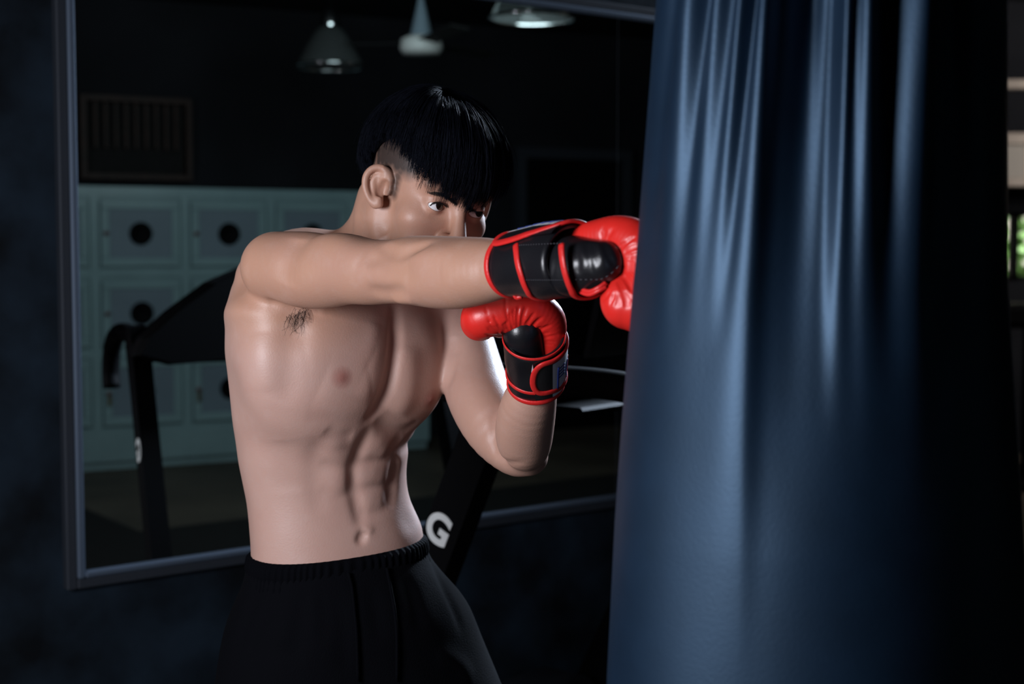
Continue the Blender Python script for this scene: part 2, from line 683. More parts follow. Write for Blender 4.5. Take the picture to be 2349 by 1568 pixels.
for c in range(NCOL):
    for r, zc in enumerate((.48, .9725, 1.467)):
        x = X0 + (c + .5) * PIT
        if door0 is None:
            door0 = d_bm.build('door', M['panel'], lk)
            fr0 = MB()
            for a, b in f_bm: fr0.box(a, b, .005)
            fr0 = fr0.build('door_frame', M['steel'], door0)
            vt0 = MB().lathe([(.052, .0), (.068, .002), (.072, .009), (.060, .012), (.048, .005), (0, .004)], 28, M=Matrix.Translation((.0, .007, .0)) @ Matrix.Rotation(-math.pi / 2, 4, 'X')).build('round_vent', M['black'], door0, True)
            lk0 = MB().lathe([(0.014, 0), (.014, .016), (.008, .03), (0, .032)], 16, M=Matrix.Translation((-.214, .014, .0)) @ Matrix.Rotation(-math.pi / 2, 4, 'X')).build('lock', M['redplastic'], door0, True)
            kt0 = MB().box((-.222, .034, -.075), (-.204, .038, -.012), .002).build('key_tag', M['brass'], door0)
            door0.location = (x, 0, zc)
            parts = (fr0, vt0, lk0)
        else:
            d = door0.copy()
            COL.objects.link(d)
            d.parent = lk
            d.location = (x, 0, zc)
            for p in parts + ((kt0,) if (r == 0) else ()):
                q = p.copy()
                COL.objects.link(q)
                q.parent = d
# wooden rack on the wall above the lockers
rk = empty('wooden_rack', LA + np.array([math.cos(LANG), math.sin(LANG), 0]) * .46 + np.array([math.sin(LANG), -math.cos(LANG), 0]) * .52 + np.array([0, 0, 1.84]), LANG)
tag(rk, 'red-brown wooden rack with upright slats fixed on the wall above the lockers', 'rack')
boxo('back_board', (-.34, 0, 0), (.34, .02, .50), M['rubber'], rk)
for a, b in (((-.36, 0, -.02), (-.32, .09, .52)), ((.32, 0, -.02), (.36, .09, .52)), ((-.32, 0, .48), (.32, .09, .52)), ((-.32, 0, -.02), (.32, .09, .02))):
    boxo('frame_board', a, b, M['wood'], rk, .003)
for i in range(9):
    x = -.26 + i * .065
    boxo('slat', (x - .012, .02, .18), (x + .012, .06, .48), M['wood'], rk, .003)

# door in the same wall, further along
dm = LM @ Matrix.Translation((3.75, -.52, 0))
d1 = boxo('door_1', (-.42, 0, 0), (.42, .04, 2.05), M['black'], root=dm, kind='structure')
t1 = MB().box((-.50, 0, 0), (-.42, .07, 2.13)).box((.42, 0, 0), (.50, .07, 2.13)).box((-.42, 0, 2.05), (.42, .07, 2.13)).build('trim_1', M['alu_dark'])
t1.matrix_world = dm
t1['kind'] = 'structure'

# rubber mats on the floor before the lockers
e1, e2, c0 = np.array([-.59, .81, 0]), np.array([.81, .59, 0]), np.array([-1.8, 6.79, 0])
for (a0, a1, b0, b1), lb in (((-1.4, 1.2, -1.6, -.002), 'black rubber floor mat lying lengthwise before the lockers'), ((-1.5, -.002, 0, 3.6), 'black rubber floor mat laid crosswise before the lockers')):
    q = [refl(c0 + a * e1 + b * e2) for a, b in ((a0, b0), (a1, b0), (a1, b1), (a0, b1))]
    q = [(p[0], p[1]) for p in q]
    v = [(x, y, z) for z in (0.001, .013) for x, y in q]
    o = link('rubber_mat', v, [(0, 1, 2, 3), (7, 6, 5, 4), (0, 4, 5, 1), (1, 5, 6, 2), (2, 6, 7, 3), (3, 7, 4, 0)], M['rubber'], None, False)
    tag(o, lb, 'mat')

# ------------------------------------------------------------------ pendant lamps and ceiling fan (seen in the mirror)
def pendant(vx, vy, D, label):
    c = refl(P(vx, vy, D))
    zr = float(P(vx, vy, D)[2])
    root = empty('pendant_lamp', (c[0], c[1], zr))
    tag(root, label, 'lamp')
    prof = [(.186, 0), (.184, .012), (.165, .05), (.135, .11), (.10, .17), (.07, .205), (.05, .22)]
    MB().lathe(prof + [(r - .005, z) for r, z in prof[::-1]], 48).build('glass_shade', M['glass'], root, True)
    ring = [(.187 * math.cos(a), .187 * math.sin(a), 0) for a in np.linspace(0, 2 * math.pi, 49)[:-1]]
    MB().tube(ring, .008, 8, closed=True).build('rim', M['chrome'], root, True)
    MB().lathe([(.052, .215), (.055, .24), (.04, .30), (.02, .32), (0, .32)], 24).build('lamp_holder', M['chrome'], root, True)
    MB().tube([(0, 0, .31), (0, 0, 3.0 - zr)], .006, 8).build('cord', M['black'], root, True)
    MB().lathe([(0, .07), (.02, .075), (.034, .105), (.03, .14), (.016, .18), (.014, .22)], 20).build('bulb', M['glass'], root, True)


pendant(757, 152, 8.0, 'clear dome pendant lamp hanging beside the ceiling fan')
pendant(1222, 42, 6.3, 'clear dome pendant lamp hanging alone at the mirror top edge')
fc, fz = refl(P(966, 112, 7.9)), float(P(966, 112, 7.9)[2])
fan = empty('ceiling_fan', (fc[0], fc[1], fz))
tag(fan, 'pale ceiling fan with a conical rod cover and dark blades', 'fan')
MB().lathe([(0, -.03), (.10, -.028), (.118, .0), (.112, .05), (.07, .07), (.0, .072)], 32).build('motor_housing', M['white'], fan, True)
MB().lathe([(.062, .07), (.05, .12), (.02, .25), (.016, .27)], 24).build('rod_cover', M['panel'], fan, True)
MB().tube([(0, 0, .25), (0, 0, 3.0 - fz)], .013, 10).build('rod', M['panel'], fan, True)
for i in range(3):
    Mx = Matrix.Rotation(math.radians(25 + 120 * i), 4, 'Z') @ Matrix.Rotation(math.radians(9), 4, 'X')
    MB().box((.10, -.055, .028), (.62, .055, .036), .003, Mx).build('blade', M['rubber'], fan)

# ------------------------------------------------------------------ treadmill in front of the mirror
TANG = math.radians(52)
TW = np.array([math.cos(TANG), math.sin(TANG), 0])
tb_ = np.array([-.378, 2.826, 0])
tr = empty('treadmill', tb_, TANG)
tag(tr, 'black treadmill with white lettered uprights standing before the mirror', 'treadmill')
LEAN = -.46
WT = .85


def upr(x0, x1):
    v, f = [], []
    for z, hy in ((.10, .058), (.5, .046), (1.0, .042), (1.16, .05)):
        yc = LEAN * (z - .12)
        v += [(x0, yc - hy, z), (x1, yc - hy, z), (x1, yc + hy, z), (x0, yc + hy, z)]
    for j in range(3):
        for k in range(4):
            l = (k + 1) % 4
            f.append((j * 4 + k, j * 4 + l, j * 4 + 4 + l, j * 4 + 4 + k))
    f += [(3, 2, 1, 0), (12, 13, 14, 15)]
    return v, f


def text_mesh(body, size, ext, Mx, name, m, parent):
    cu = bpy.data.curves.new('t', 'FONT')
    cu.body = body
    cu.size = size
    cu.extrude = ext
    cu.offset = size * .035
    cu.align_x = 'CENTER'
    cu.align_y = 'CENTER'
    o = bpy.data.objects.new('t', cu)
    COL.objects.link(o)
    bpy.context.view_layer.update()
    me = bpy.data.meshes.new_from_object(o.evaluated_get(bpy.context.evaluated_depsgraph_get()))
    bpy.data.objects.remove(o)
    me.name = name
    me.materials.clear()
    me.materials.append(m)
    q = bpy.data.objects.new(name, me)
    COL.objects.link(q)
    q.parent = parent
    q.matrix_local = Mx
    return q


ups = []
for x in (0, WT):
    v, f = upr(x - .025, x + .025)
    ups.append(MB().add(v, f).build('upright', M['black'], tr))
tl = math.atan(-LEAN)
# lettering on the outer face of the near upright and the front face of the far one
text_mesh('G', .080, .0008, Matrix.Translation((-.0255, LEAN * (.845 - .12) + .008, .845)) @ Matrix.Rotation(-math.pi / 2, 4, 'Z') @ Matrix.Rotation(math.pi / 2, 4, 'X') @ Matrix.Rotation(-tl, 4, 'Z'), 'lettering', M['print'], ups[0])
for z, ch in ((.66, 'G'), (.76, 'S')):
    text_mesh(ch, .075, .0008, Matrix.Translation((WT, LEAN * (z - .12) + .0475, z)) @ Matrix.Rotation(math.pi, 4, 'Z') @ Matrix.Rotation(math.pi / 2 + tl, 4, 'X'), 'lettering', M['print'], ups[1])
MB().box((.04, -1.55, .06), (WT - .04, -.02, .15), .02).build('deck_frame', M['black'], tr)
MB().box((.14, -1.53, .150), (WT - .14, -.10, .158), .003).build('running_belt', M['rubber'], tr)
for x in (.04, WT - .14):
    MB().box((x, -1.53, .150), (x + .10, -.10, .172), .008).build('side_rail', M['alu_dark'], tr)
MB().box((.03, -.16, .05), (WT - .03, .075, .34), .05).build('motor_hood', M['gloss'], tr)
for x in (.06, WT - .06):
    for y in (-1.45, -.06):
        MB().lathe([(.03, 0), (.03, .03), (.022, .065)], 16, (x, y, 0)).build('foot', M['rubber'], tr, True)
prof = [(-.035, 1.09), (-.01, 1.135), (.07, 1.20), (.18, 1.275), (.30, 1.325), (.425, 1.34), (.55, 1.325), (.67, 1.275), (.78, 1.20), (.86, 1.135), (.885, 1.09), (.80, 1.065), (.60, 1.075), (.425, 1.085), (.25, 1.075), (.05, 1.065)]
v, f = [], []
for y, s_ in ((-.34, .96), (-.355, 1.0), (-.45, 1.0), (-.47, .96)):
    for x, z in prof:
        v.append((WT / 2 + (x - WT / 2) * s_, y - .25 * (z - 1.2), 1.2 + (z - 1.2) * s_))
n = len(prof)
for j in range(3):
    for k in range(n):
        l = (k + 1) % n
        f.append((j * n + k, j * n + l, j * n + n + l, j * n + n + k))
f += [tuple(range(n))[::-1], tuple(3 * n + k for k in range(n))]
con = MB().add(v, f).build('console', M['black'], tr)
MB().box((.24, -.015, -.07), (.61, .0, .07), .006, Matrix.Translation((0, -.475, 1.22)) @ Matrix.Rotation(math.radians(14), 4, 'X')).build('display', M['gloss'], con)
MB().box((.10, -.56, 1.060), (WT - .10, -.43, 1.076), .006).build('tray', M['black'], con)
for x in (0, WT):
    pts = [(x, -.40, 1.10), (x, -.47, 1.125), (x, -.60, 1.135), (x, -.76, 1.125), (x, -.86, 1.08), (x, -.895, 1.01), (x, -.885, .96)]
    MB().tube(catmull(pts, 6), .026, 14).build('handrail', M['black'], tr, True)
MB().tube([(0.02, -.42, 1.085), (WT - .02, -.42, 1.085)], .02, 10).build('crossbar', M['black'], tr, True)

# ------------------------------------------------------------------ far end of the hall, past the punching bag
FY = 9.5
wf = MB().box((-4, FY, 0), (13.5, FY + .2, 1.16)).box((-4, FY, 1.62), (13.5, FY + .2, 3.0)).box((-4, FY, 1.16), (2.5, FY + .2, 1.62)).box((4.7, FY, 1.16), (13.5, FY + .2, 1.62)).build('wall_far', M['backwall'])
wf['kind'] = 'structure'
win = empty('window_1', (3.6, FY, 1.16))
win['kind'] = 'structure'
for x in (-1.08, -.24, .42, 1.08):
    boxo('mullion', (x - .025, .02, 0), (x + .025, .08, .46), M['black'], win)
for z in (0, .43):
    boxo('window_bar', (-1.1, .02, z), (1.1, .08, z + .03), M['black'], win)
for x0, x1 in ((-1.055, -.265), (-.215, .395), (.445, 1.055)):
    boxo('pane', (x0, .045, .03), (x1, .05, .43), M['pane'], win)
sw = boxo('backdrop_wall', (1.0, 13.0, 0), (8, 13.2, 3.2), M['plaster'])  # added pale slab, gives a bright ground behind the leaves instead of sky
tag(sw, 'pale backdrop wall added outside the far window behind the leaves', 'wall')
area('outdoor_daylight', (3.6, 10.6, 4.6), (4.0, 12.2, 1.4), 3.0, 800, (1.0, 1.0, .95), 2.0)
for bx, by, br, lb in ((3.95, 11.6, .5, 'leafy green shrub growing close outside the far window'), (4.95, 12.2, .45, 'leafy green shrub growing in front of the backdrop wall outside')):
    sb = empty('shrub', (bx, by, 0))
    tag(sb, lb, 'shrub')
    MB().tube([(0, 0, 0), (.03, .02, .7), (0, 0, 1.3)], [.03, .025, .012], 8).build('stem', M['wood'], sb, True)
    n = 700
    dirs = RNG.normal(0, 1, (n, 3))
    dirs /= np.linalg.norm(dirs, axis=1, keepdims=True)
    c = dirs * (RNG.uniform(.3, 1, (n, 1)) ** .5) * [br, br, .75] + [0, 0, 1.25]
    a = RNG.normal(0, 1, (n, 3))
    a /= np.linalg.norm(a, axis=1, keepdims=True)
    b = np.cross(a, dirs)
    b /= np.linalg.norm(b, axis=1, keepdims=True)
    L_ = .085
    vv = np.stack([c - a * L_, c + b * L_ * .3 + dirs * .01, c + a * L_, c - b * L_ * .3 + dirs * .01], 1).reshape(-1, 3)
    lf = link('foliage', vv, np.arange(n * 4).reshape(n, 4), M['leaf'], None, False)
    lf.parent = sb
    lf['kind'] = 'stuff'
# roof beams and a plaster bulkhead near the far wall
for nm, lo, hi, m, lb, ct in (
        ('roof_beam', (2.6, 9.0, 2.03), (8, 9.12, 2.10), 'timber', 'pale timber beam above the plaster bulkhead near the far window', 'beam'),
        ('roof_beam', (2.6, 9.0, 1.765), (8, 9.12, 1.815), 'timber', 'pale timber beam under the plaster bulkhead near the far window', 'beam'),
        ('bulkhead', (2.6, 9.03, 1.816), (8, 9.1, 2.029), 'plaster', 'grey-brown plaster bulkhead between two pale beams', 'panel'),
        ('roof_beam', (2.6, 8.6, 2.33), (8, 8.68, 2.385), 'timber', 'highest pale timber beam under the black ceiling', 'beam')):
    o = boxo(nm, lo, hi, M[m], bev=.004)
    tag(o, lb, ct)
area('hall_fill', (4.4, 7.4, 2.3), (3.4, 9.2, 1.9), .8, 26, (1, .95, .9))  # unseen fill added inside the hall to brighten the beams and bulkhead
bn = empty('weight_bench', (3.0, 8.2, 0))
tag(bn, 'black padded weight bench standing below the far window', 'bench')
boxo('pad', (-.7, -.16, .92), (.9, .16, 1.06), M['black'], bn, .03)
boxo('seat_post', (-.03, -.05, .05), (.03, .05, .92), M['black'], bn)
boxo('base', (-.5, -.25, 0), (.5, .25, .05), M['black'], bn, .01)
boxo('end_cap', (.02, -.20, .74), (.16, -.14, .84), M['white'], bn, .02)

# ------------------------------------------------------------------ punching bag
BAGC = (.2715, 1.27)
BZ0, BZ1 = .50, 1.92
# creases of the loose cover: (pixel column at the top of the frame, at mid height, half width, height in mm, where they die out)
FOLDS = [(1575, 1560, 34, 34, 8, 900), (1648, 1618, 26, 20, 8, 800), (1700, 1665, 15, 15, 8, 760), (1752, 1742, 40, 13, 12, 1500), (1835, 1832, 38, 46, -20, 1200),
         (1912, 1915, 13, 13, 10, 950), (1950, 1968, 15, 26, 11, 1050), (2004, 2016, 18, 18, -9, 900), (2066, 2062, 26, 22, 12, 1150), (2150, 2160, 30, 30, -7, 900),
         (1608, 1590, 16, 16, -8, 820), (1725, 1692, 12, 12, -8, 800), (1520, 1500, 18, 18, -4, 800), (1885, 1888, 12, 12, -5, 1000)]


def bag_radius(z):
    return float(np.interp(z, [.50, .60, .97, 1.115, 1.35, 1.584, 1.92], [.178, .187, .186, .178, .161, .150, .146]))


def bag():
    root = empty('punching_bag', (BAGC[0], BAGC[1], BZ0))
    tag(root, 'tall dark navy vinyl punching bag with creased cover, hit by the red glove', 'punching bag')
    na, nz = 560, 200
    view = math.atan2(-BAGC[1], -BAGC[0])         # heading from the bag to the camera
    ph = np.arange(na) * 2 * math.pi / na
    zs = np.linspace(BZ0, BZ1, nz)
    V_, F_ = [], []
    for z in zs:
        R = bag_radius(z)
        if z < BZ0 + .03: R -= .03 * (1 - ((z - BZ0) / .03)) ** 2
        py = 575 + (CAM_H - z) / BAGC[1] * F_PX
        disp = np.zeros(na)
        rel = (ph - view + math.pi) % (2 * math.pi) - math.pi
        for p0, p1, w, w2, hgt, die in FOLDS:
            t = np.clip(py / 700, -.4, 1.4)
            px = p0 + (p1 - p0) * t
            gr_ = 1 + .8 * np.clip(py / 900, 0, 1.3)
            s_ = np.clip((px - 1872) / 418, -1, 1)
            a0 = math.asin(s_)
            wa = np.where(rel < a0, w, w2) * gr_ / 418 / max(.35, math.cos(a0))
            amp = hgt * .001 * np.clip((die - py) / (die * .8), 0, 1.15) ** 1.2
            disp += amp * np.exp(-((rel - a0) / wa) ** 2)
        back = np.clip((np.abs(rel) - 1.5) / .3, 0, 1)
        disp += back * .002 * np.sin(ph * 13) * np.clip((1100 - py) / 900, 0, 1.1)
        disp += .0012 * np.sin(ph * 5 + z * 9) * np.clip((py - 500) / 500, 0, 1)
        for i in range(na):
            r = R + disp[i]
            V_.append((BAGC[0] + .025 * max(0, z - 1.33) + r * math.cos(ph[i]), BAGC[1] + r * math.sin(ph[i]), z))
    idx = np.arange(na * nz).reshape(nz, na)
    nx = np.roll(idx, -1, 1)
    F_ = np.stack([idx[:-1], nx[:-1], nx[1:], idx[1:]], -1).reshape(-1, 4)
    V_ = np.array(V_)
    # dent where the fist lands
    hit = np.array([.135, 1.405, 1.33])
    link('cover', V_, F_, M['bag'], root)
    mb = MB()
    mb.lathe([(0, BZ1 + .012), (.08, BZ1 + .012), (.150, BZ1 + .004), (.153, BZ1 - .004)], 64, (*BAGC, 0))
    link('top_cap', mb.v, mb.f, M['bag'], root)
    mb = MB()
    mb.lathe([(.153, BZ0 + .004), (.13, BZ0 - .004), (0, BZ0 - .006)], 64, (*BAGC, 0))
    link('bottom_cap', mb.v, mb.f, M['bag'], root)
    for i in range(4):
        a = math.pi / 4 + i * math.pi / 2
        pts = [(BAGC[0] + r * math.cos(a), BAGC[1] + r * math.sin(a), z) for r, z in ((.158, BZ1 - .12), (.158, BZ1 - .01), (.12, BZ1 + .10), (.02, BZ1 + .34))]
        link('strap', *tube_geo(catmull(pts, 5), .010, 8), M['black'], root)
    # chain to the ceiling
    z = BZ1 + .33
    k = 0
    while z < 2.94:
        ring = []
        for q in range(16):
            a = 2 * math.pi * q / 16
            u, w = .012 * math.cos(a), .024 * math.sin(a)
            ring.append((BAGC[0] + (u if k % 2 else 0), BAGC[1] + (0 if k % 2 else u), z + w))
        link('chain_link', *tube_geo(ring, .0035, 6, closed=True), M['chrome'], root)
        z += .036
        k += 1


bag()

# ------------------------------------------------------------------ the person
D2R = math.radians


class Head:
    yaw, pit, rol = D2R(32), D2R(22), D2R(8)
    O = np.array([-.1185, 1.93, 1.432])
    s = .985
    _fh = np.array([math.sin(yaw), -math.cos(yaw), 0])
    _z = np.array([0, 0, 1.])
    _l = np.array([math.cos(yaw), math.sin(yaw), 0])
    F = math.cos(pit) * _fh - math.sin(pit) * _z
    _u = math.sin(pit) * _fh + math.cos(pit) * _z
    L = math.cos(rol) * _l - math.sin(rol) * _u
    U = math.cos(rol) * _u + math.sin(rol) * _l
    R = np.stack([L, F, U], 1)


def HW(a, b, c):
    return Head.O + Head.s * (a * Head.L + b * Head.F + c * Head.U)


def HL(X):
    return ((np.asarray(X) - Head.O) @ Head.R) / Head.s


class Torso:
    # py, left edge px, right edge px, distance, yaw, front depth, back depth
    st = [(1500, 560, 1015, 1.95, 18, .098, .115), (1420, 566, 1005, 1.95, 18, .094, .110), (1330, 580, 985, 1.95, 20, .088, .098),
          (1270, 582, 972, 1.95, 21, .085, .092), (1215, 580, 965, 1.95, 22, .083, .086), (1150, 574, 937, 1.95, 24, .082, .080),
          (1100, 565, 928, 1.95, 25, .084, .078), (1050, 556, 930, 1.95, 27, .090, .080), (1000, 550, 941, 1.95, 29, .098, .086),
          (950, 546, 962, 1.95, 34, .104, .092), (900, 543, 982, 1.95, 34, .106, .096), (850, 540, 1000, 1.95, 34, .106, .100),
          (800, 537, 1016, 1.945, 34, .102, .102), (750, 540, 1028, 1.945, 34, .094, .102), (700, 548, 1040, 1.94, 38, .082, .100),
          (650, 580, 1040, 1.94, 32, .068, .092), (615, 640, 1010, 1.94, 32, .056, .08), (585, 720, 975, 1.945, 32, .045, .06)]

    def __init__(s, grow=0.0):
        rows = []
        for py, l, r, y, th, bf, bb in s.st:
            c = P((l + r) / 2, py, y)
            e = RP((r - l) / 2, y)
            t = D2R(th)
            b = (bf + bb) / 2
            a = math.sqrt(max(e * e - (b * math.sin(t)) ** 2, 1e-4)) / math.cos(t) 
            rows.append([c[2], c[0], c[1], t, a + grow, bf + grow, bb + grow])
        s.t = catmull(rows, 6).astype(np.float32)      # rising z

    def at(s, z):
        return [np.interp(z, s.t[:, 0], s.t[:, i]).astype(np.float32) for i in range(1, 7)]

    def fn(s, Q):
        cx, cy, th, a, bf, bb = s.at(Q[..., 2])
        dx, dy = Q[..., 0] - cx, Q[..., 1] - cy
        u = dx * np.cos(th) + dy * np.sin(th)
        v = dx * np.sin(th) - dy * np.cos(th)
        b = np.where(v > 0, bf, bb)
        n = 2.2
        rho = (np.abs(u / a) ** n + np.abs(v / b) ** n) ** (1 / n) + 1e-4
        d = np.hypot(u, v) * (1 - 1 / rho)
        d = np.where(rho < .3, -.06, d)
        zc = np.maximum(Q[..., 2] - s.t[-1, 0], s.t[0, 0] - Q[..., 2])
        return np.maximum(d, zc)

    def world(s, u, v, z):
        cx, cy, th, a, bf, bb = [float(q) for q in s.at(np.array(z))]
        return np.array([cx + u * math.cos(th) + v * math.sin(th), cy + u * math.sin(th) - v * math.cos(th), z])


TOR = Torso()
body = Field()
body.op(TOR.fn, (-.45, 1.78, .80), (.0, 2.12, 1.37), .02)


def pz(py, y=1.95):
    return float(P(800, py, y)[2])


# chest, back and shoulder masses
TH = D2R(36)
TR = np.stack([[math.cos(TH), math.sin(TH), 0], [math.sin(TH), -math.cos(TH), 0], [0, 0, 1]], 1)
body.ell(TOR.world(-.068, .066, pz(820)), (.088, .047, .090), np.stack([[math.cos(D2R(22)), math.sin(D2R(22)), 0], [math.sin(D2R(22)), -math.cos(D2R(22)), 0], [0, 0, 1]], 1), .05)          # right pectoral
body.ell(TOR.world(.064, .070, pz(845)), (.066, .046, .078), TR, .025)          # left pectoral
body.pchain([(905, 470, 1.945, 88), (885, 545, 1.95, 90), (868, 610, 1.955, 100)], .02)      # neck
body.pchain([(880, 560, 1.97, 80), (790, 592, 1.96, 66), (700, 588, 1.93, 66), (650, 600, 1.89, 66)], .02)   # right trapezius
body.pchain([(900, 570, 1.985, 78), (980, 640, 2.0, 70), (1045, 710, 2.0, 62)], .03)       # left trapezius
body.pchain([(600, 640, 1.90, 60), (580, 720, 1.93, 46), (580, 820, 1.95, 42), (590, 900, 1.95, 38)], .03)   # right latissimus

# right arm, thrown straight at the bag
ARM_R = [(634, 613, 1.825, 82), (700, 619, 1.79, 88), (750, 622, 1.762, 84), (800, 618, 1.735, 80), (850, 624, 1.705, 75),
         (900, 623, 1.678, 73), (950, 620, 1.65, 79), (1000, 624, 1.622, 83), (1050, 625.5, 1.595, 83), (1100, 621, 1.567, 77),
         (1150, 616, 1.54, 67), (1210, 611, 1.507, 58), (1300, 600, 1.460, 46), (1365, 600, 1.43, 36)]
body.pchain(ARM_R, .018)
# left arm, folded in guard
body.pchain([(1052, 735, 1.995, 64), (1070, 800, 1.968, 68), (1095, 895, 1.92, 75), (1135, 975, 1.872, 73), (1180, 1032, 1.832, 58), (1212, 1046, 1.81, 46)], .010)
body.pchain([(1208, 1036, 1.795, 47), (1203, 1012, 1.78, 63), (1204, 975, 1.758, 68), (1214, 925, 1.725, 63), (1226, 885, 1.705, 50), (1230, 835, 1.685, 32)], .006)

# head
H = Head


def hell(c, ax, k=.012, mode='add', R=None):
    body.ell(HW(*c), np.array(ax) * H.s, H.R if R is None else R, k, mode)


def hchain(pts, k=.008, sub=3):
    body.chain([list(HW(*p[:3])) + [p[3] * H.s] for p in pts], k, sub)


hell((0, -.006, .045), (.073, .094, .084), .02)
hell((0, .042, -.012), (.060, .052, .082), .02)
for sx in (-1, 1):
    hchain([(sx * .060, .004, -.03, .016), (sx * .053, .03, -.066, .017), (sx * .03, .068, -.092, .017), (0, .083, -.096, .016)], .02)
    hell((sx * .042, .064, -.012), (.022, .020, .018), .02)             # cheekbone
    hell((sx * .030, .064, -.052), (.026, .026, .030), .02)             # cheek
hell((0, .078, .042), (.056, .021, .022), .016)                         # brow
hell((0, .076, .075), (.05, .02, .03), .02)                             # forehead
for sx in (-1, 1):
    hell((sx * .0315, .0985, .0145), (.019, .013, .0105), .010, 'sub')  # eye socket
hchain([(0, .091, .030, .0085), (0, .098, .010, .0082), (0, .109, -.012, .0105), (0, .114, -.022, .0118)], .010)
for sx in (-1, 1):
    hell((sx * .0135, .1005, -.0245), (.0085, .0105, .008), .006)       # nostril wing
hell((0, .094, -.052), (.024, .016, .022), .012)                        # muzzle
hell((0, .1045, -.047), (.021, .008, .0055), .004)
hell((0, .103, -.0575), (.018, .008, .006), .004)
hell((0, .089, -.09), (.018, .015, .014), .014)                         # chin
EYE = [np.array((sx * .0315, .0785, .0150)) for sx in (-1, 1)]
for e in EYE:
    hell(e, (.0142, .0142, .0142), .005)                                # lids
for sx, e in zip((-1, 1), EYE):
    tilt = D2R(6) * sx
    Rl = H.R @ np.array([[math.cos(tilt), 0, -math.sin(tilt)], [0, 1, 0], [math.sin(tilt), 0, math.cos(tilt)]])
    hell(e + np.array([sx * .0005, .0135, -.0008]), (.0158, .0100, .0046), .0012, 'sub', Rl)

# ears: outline, inner fold, bowl and lobe, mirrored to the far side
ear_y = 1.868
helix = [(897, 412), (890, 394), (872, 384), (853, 388), (840, 404), (838, 428), (846, 452), (858, 468), (870, 470)]
anti = [(880, 404), (866, 402), (856, 416), (858, 440), (868, 454)]
for mir in (1, -1):
    def em(pts, r, dy=0):
        out = []
        for a, b in pts:
            q = HL(P(a, b, ear_y + dy))
            out.append((q[0] * mir, q[1], q[2], r))
        return out
    hchain(em(helix, .0048), .003)
    hchain(em(anti, .0042, .004), .004)
    q = HL(P(868, 428, ear_y + .010))
    hell((q[0] * mir, q[1], q[2]), (.006, .017, .026), .006)
    q = HL(P(864, 462, ear_y + .002))
    hell((q[0] * mir, q[1], q[2]), (.006, .009, .011), .006)
    q = HL(P(891, 432, ear_y + .004))
    hell((q[0] * mir, q[1], q[2]), (.006, .006, .010), .006)
    q = HL(P(876, 432, ear_y - .002))
    hell((q[0] * mir, q[1], q[2]), (.009, .007, .012), .004, 'sub')

# ---- muscle definition, sculpted on the surface
base = Field()
base.ops = list(body.ops)


TODO = []


def st(pix, sig, amp, taper=True):
    TODO.append((pix, sig, amp, taper))


st([(908, 700), (906, 760), (901, 820), (889, 880), (868, 930), (842, 966)], .0080, .0095)
st([(866, 740), (860, 800), (850, 870), (835, 915)], .018, -.0035)          # between the pectorals
st([(846, 968), (800, 968), (750, 962), (700, 955)], .012, .0018)                                   # under right pectoral
st([(862, 962), (900, 985), (935, 985), (962, 965)], .011, .0040)                                   # under left pectoral
st([(934, 790), (936, 860), (925, 920), (905, 950)], .018, -.0060)
st([(700, 800), (790, 790), (850, 820)], .035, -.003)
st([(735, 885), (800, 905), (850, 890)], .03, -.003)
st([(655, 740), (665, 800), (662, 870), (648, 930)], .018, .0035)                                   # between chest and back
st([(600, 760), (600, 830), (610, 900)], .02, -.002)
st([(848, 980), (828, 1025), (812, 1072), (812, 1120), (822, 1170), (828, 1205)], .0085, .0070)
st([(795, 1030), (780, 1080), (782, 1140)], .015, -.0026)      # midline
st([(955, 985), (925, 1030), (905, 1075), (898, 1120), (892, 1165)], .010, .0055)                    # left edge of the abdominals
st([(742, 1000), (722, 1045), (722, 1110), (738, 1180)], .014, .0026)                               # right edge
st([(820, 1062), (850, 1058), (905, 1048)], .007, .0026)
st([(815, 1122), (850, 1118), (895, 1110)], .007, .0024)
st([(826, 1172), (850, 1178), (890, 1165)], .008, .0020)
st([(735, 1060), (770, 1072), (806, 1072)], .009, .0018)
st([(735, 1120), (770, 1132), (808, 1130)], .009, .0016)
st([(870, 1020), (880, 1030)], .014, -.003)
st([(858, 1088), (870, 1090)], .015, -.003)
st([(855, 1145), (868, 1148)], .013, -.002)
st([(770, 1020), (768, 1040)], .017, -.003)
st([(772, 1100), (770, 1110)], .018, -.002)
st([(745, 988), (775, 1000), (810, 1000)], .010, .0030)                                            # rib arch
st([(925, 1000), (902, 1022), (885, 1050)], .008, .0020)
st([(832, 1228), (828, 1236)], .0052, .0105, False)                                                # navel
st([(830, 1216), (845, 1215), (855, 1222)], .006, -.0022)
st([(960, 1170), (940, 1200)], .02, .003)
st([(640, 1010), (660, 1060), (672, 1130)], .03, .002)
# right arm
st([(872, 566), (895, 578), (915, 582), (945, 572), (985, 560)], .0065, .0090)
st([(835, 600), (860, 592), (890, 583)], .010, .0040)
st([(930, 600), (980, 585), (1040, 580)], .014, -.0030)                       # elbow crease
st([(885, 600), (930, 615)], .018, .0045)
st([(690, 548), (668, 575), (655, 610), (650, 650)], .018, .0055)                                   # deltoid edge
st([(720, 545), (760, 552), (800, 570), (830, 590)], .022, -.005)
st([(845, 668), (890, 672), (930, 668)], .009, .0055)
st([(905, 690), (930, 686), (950, 690)], .010, -.0040)
st([(1010, 640), (1060, 645), (1100, 640)], .03, -.002)
st([(612, 690), (645, 700), (690, 712), (740, 714)], .009, .0045)                                  # armpit fold
st([(672, 735), (680, 760)], .018, .005)
# left arm
st([(1040, 770), (1036, 830), (1026, 890)], .010, .006)
st([(1060, 770), (1045, 800)], .008, .003)
st([(1140, 930), (1132, 985), (1140, 1040), (1170, 1062), (1200, 1058)], .006, .0026)
st([(1085, 880), (1100, 930)], .025, -.003)
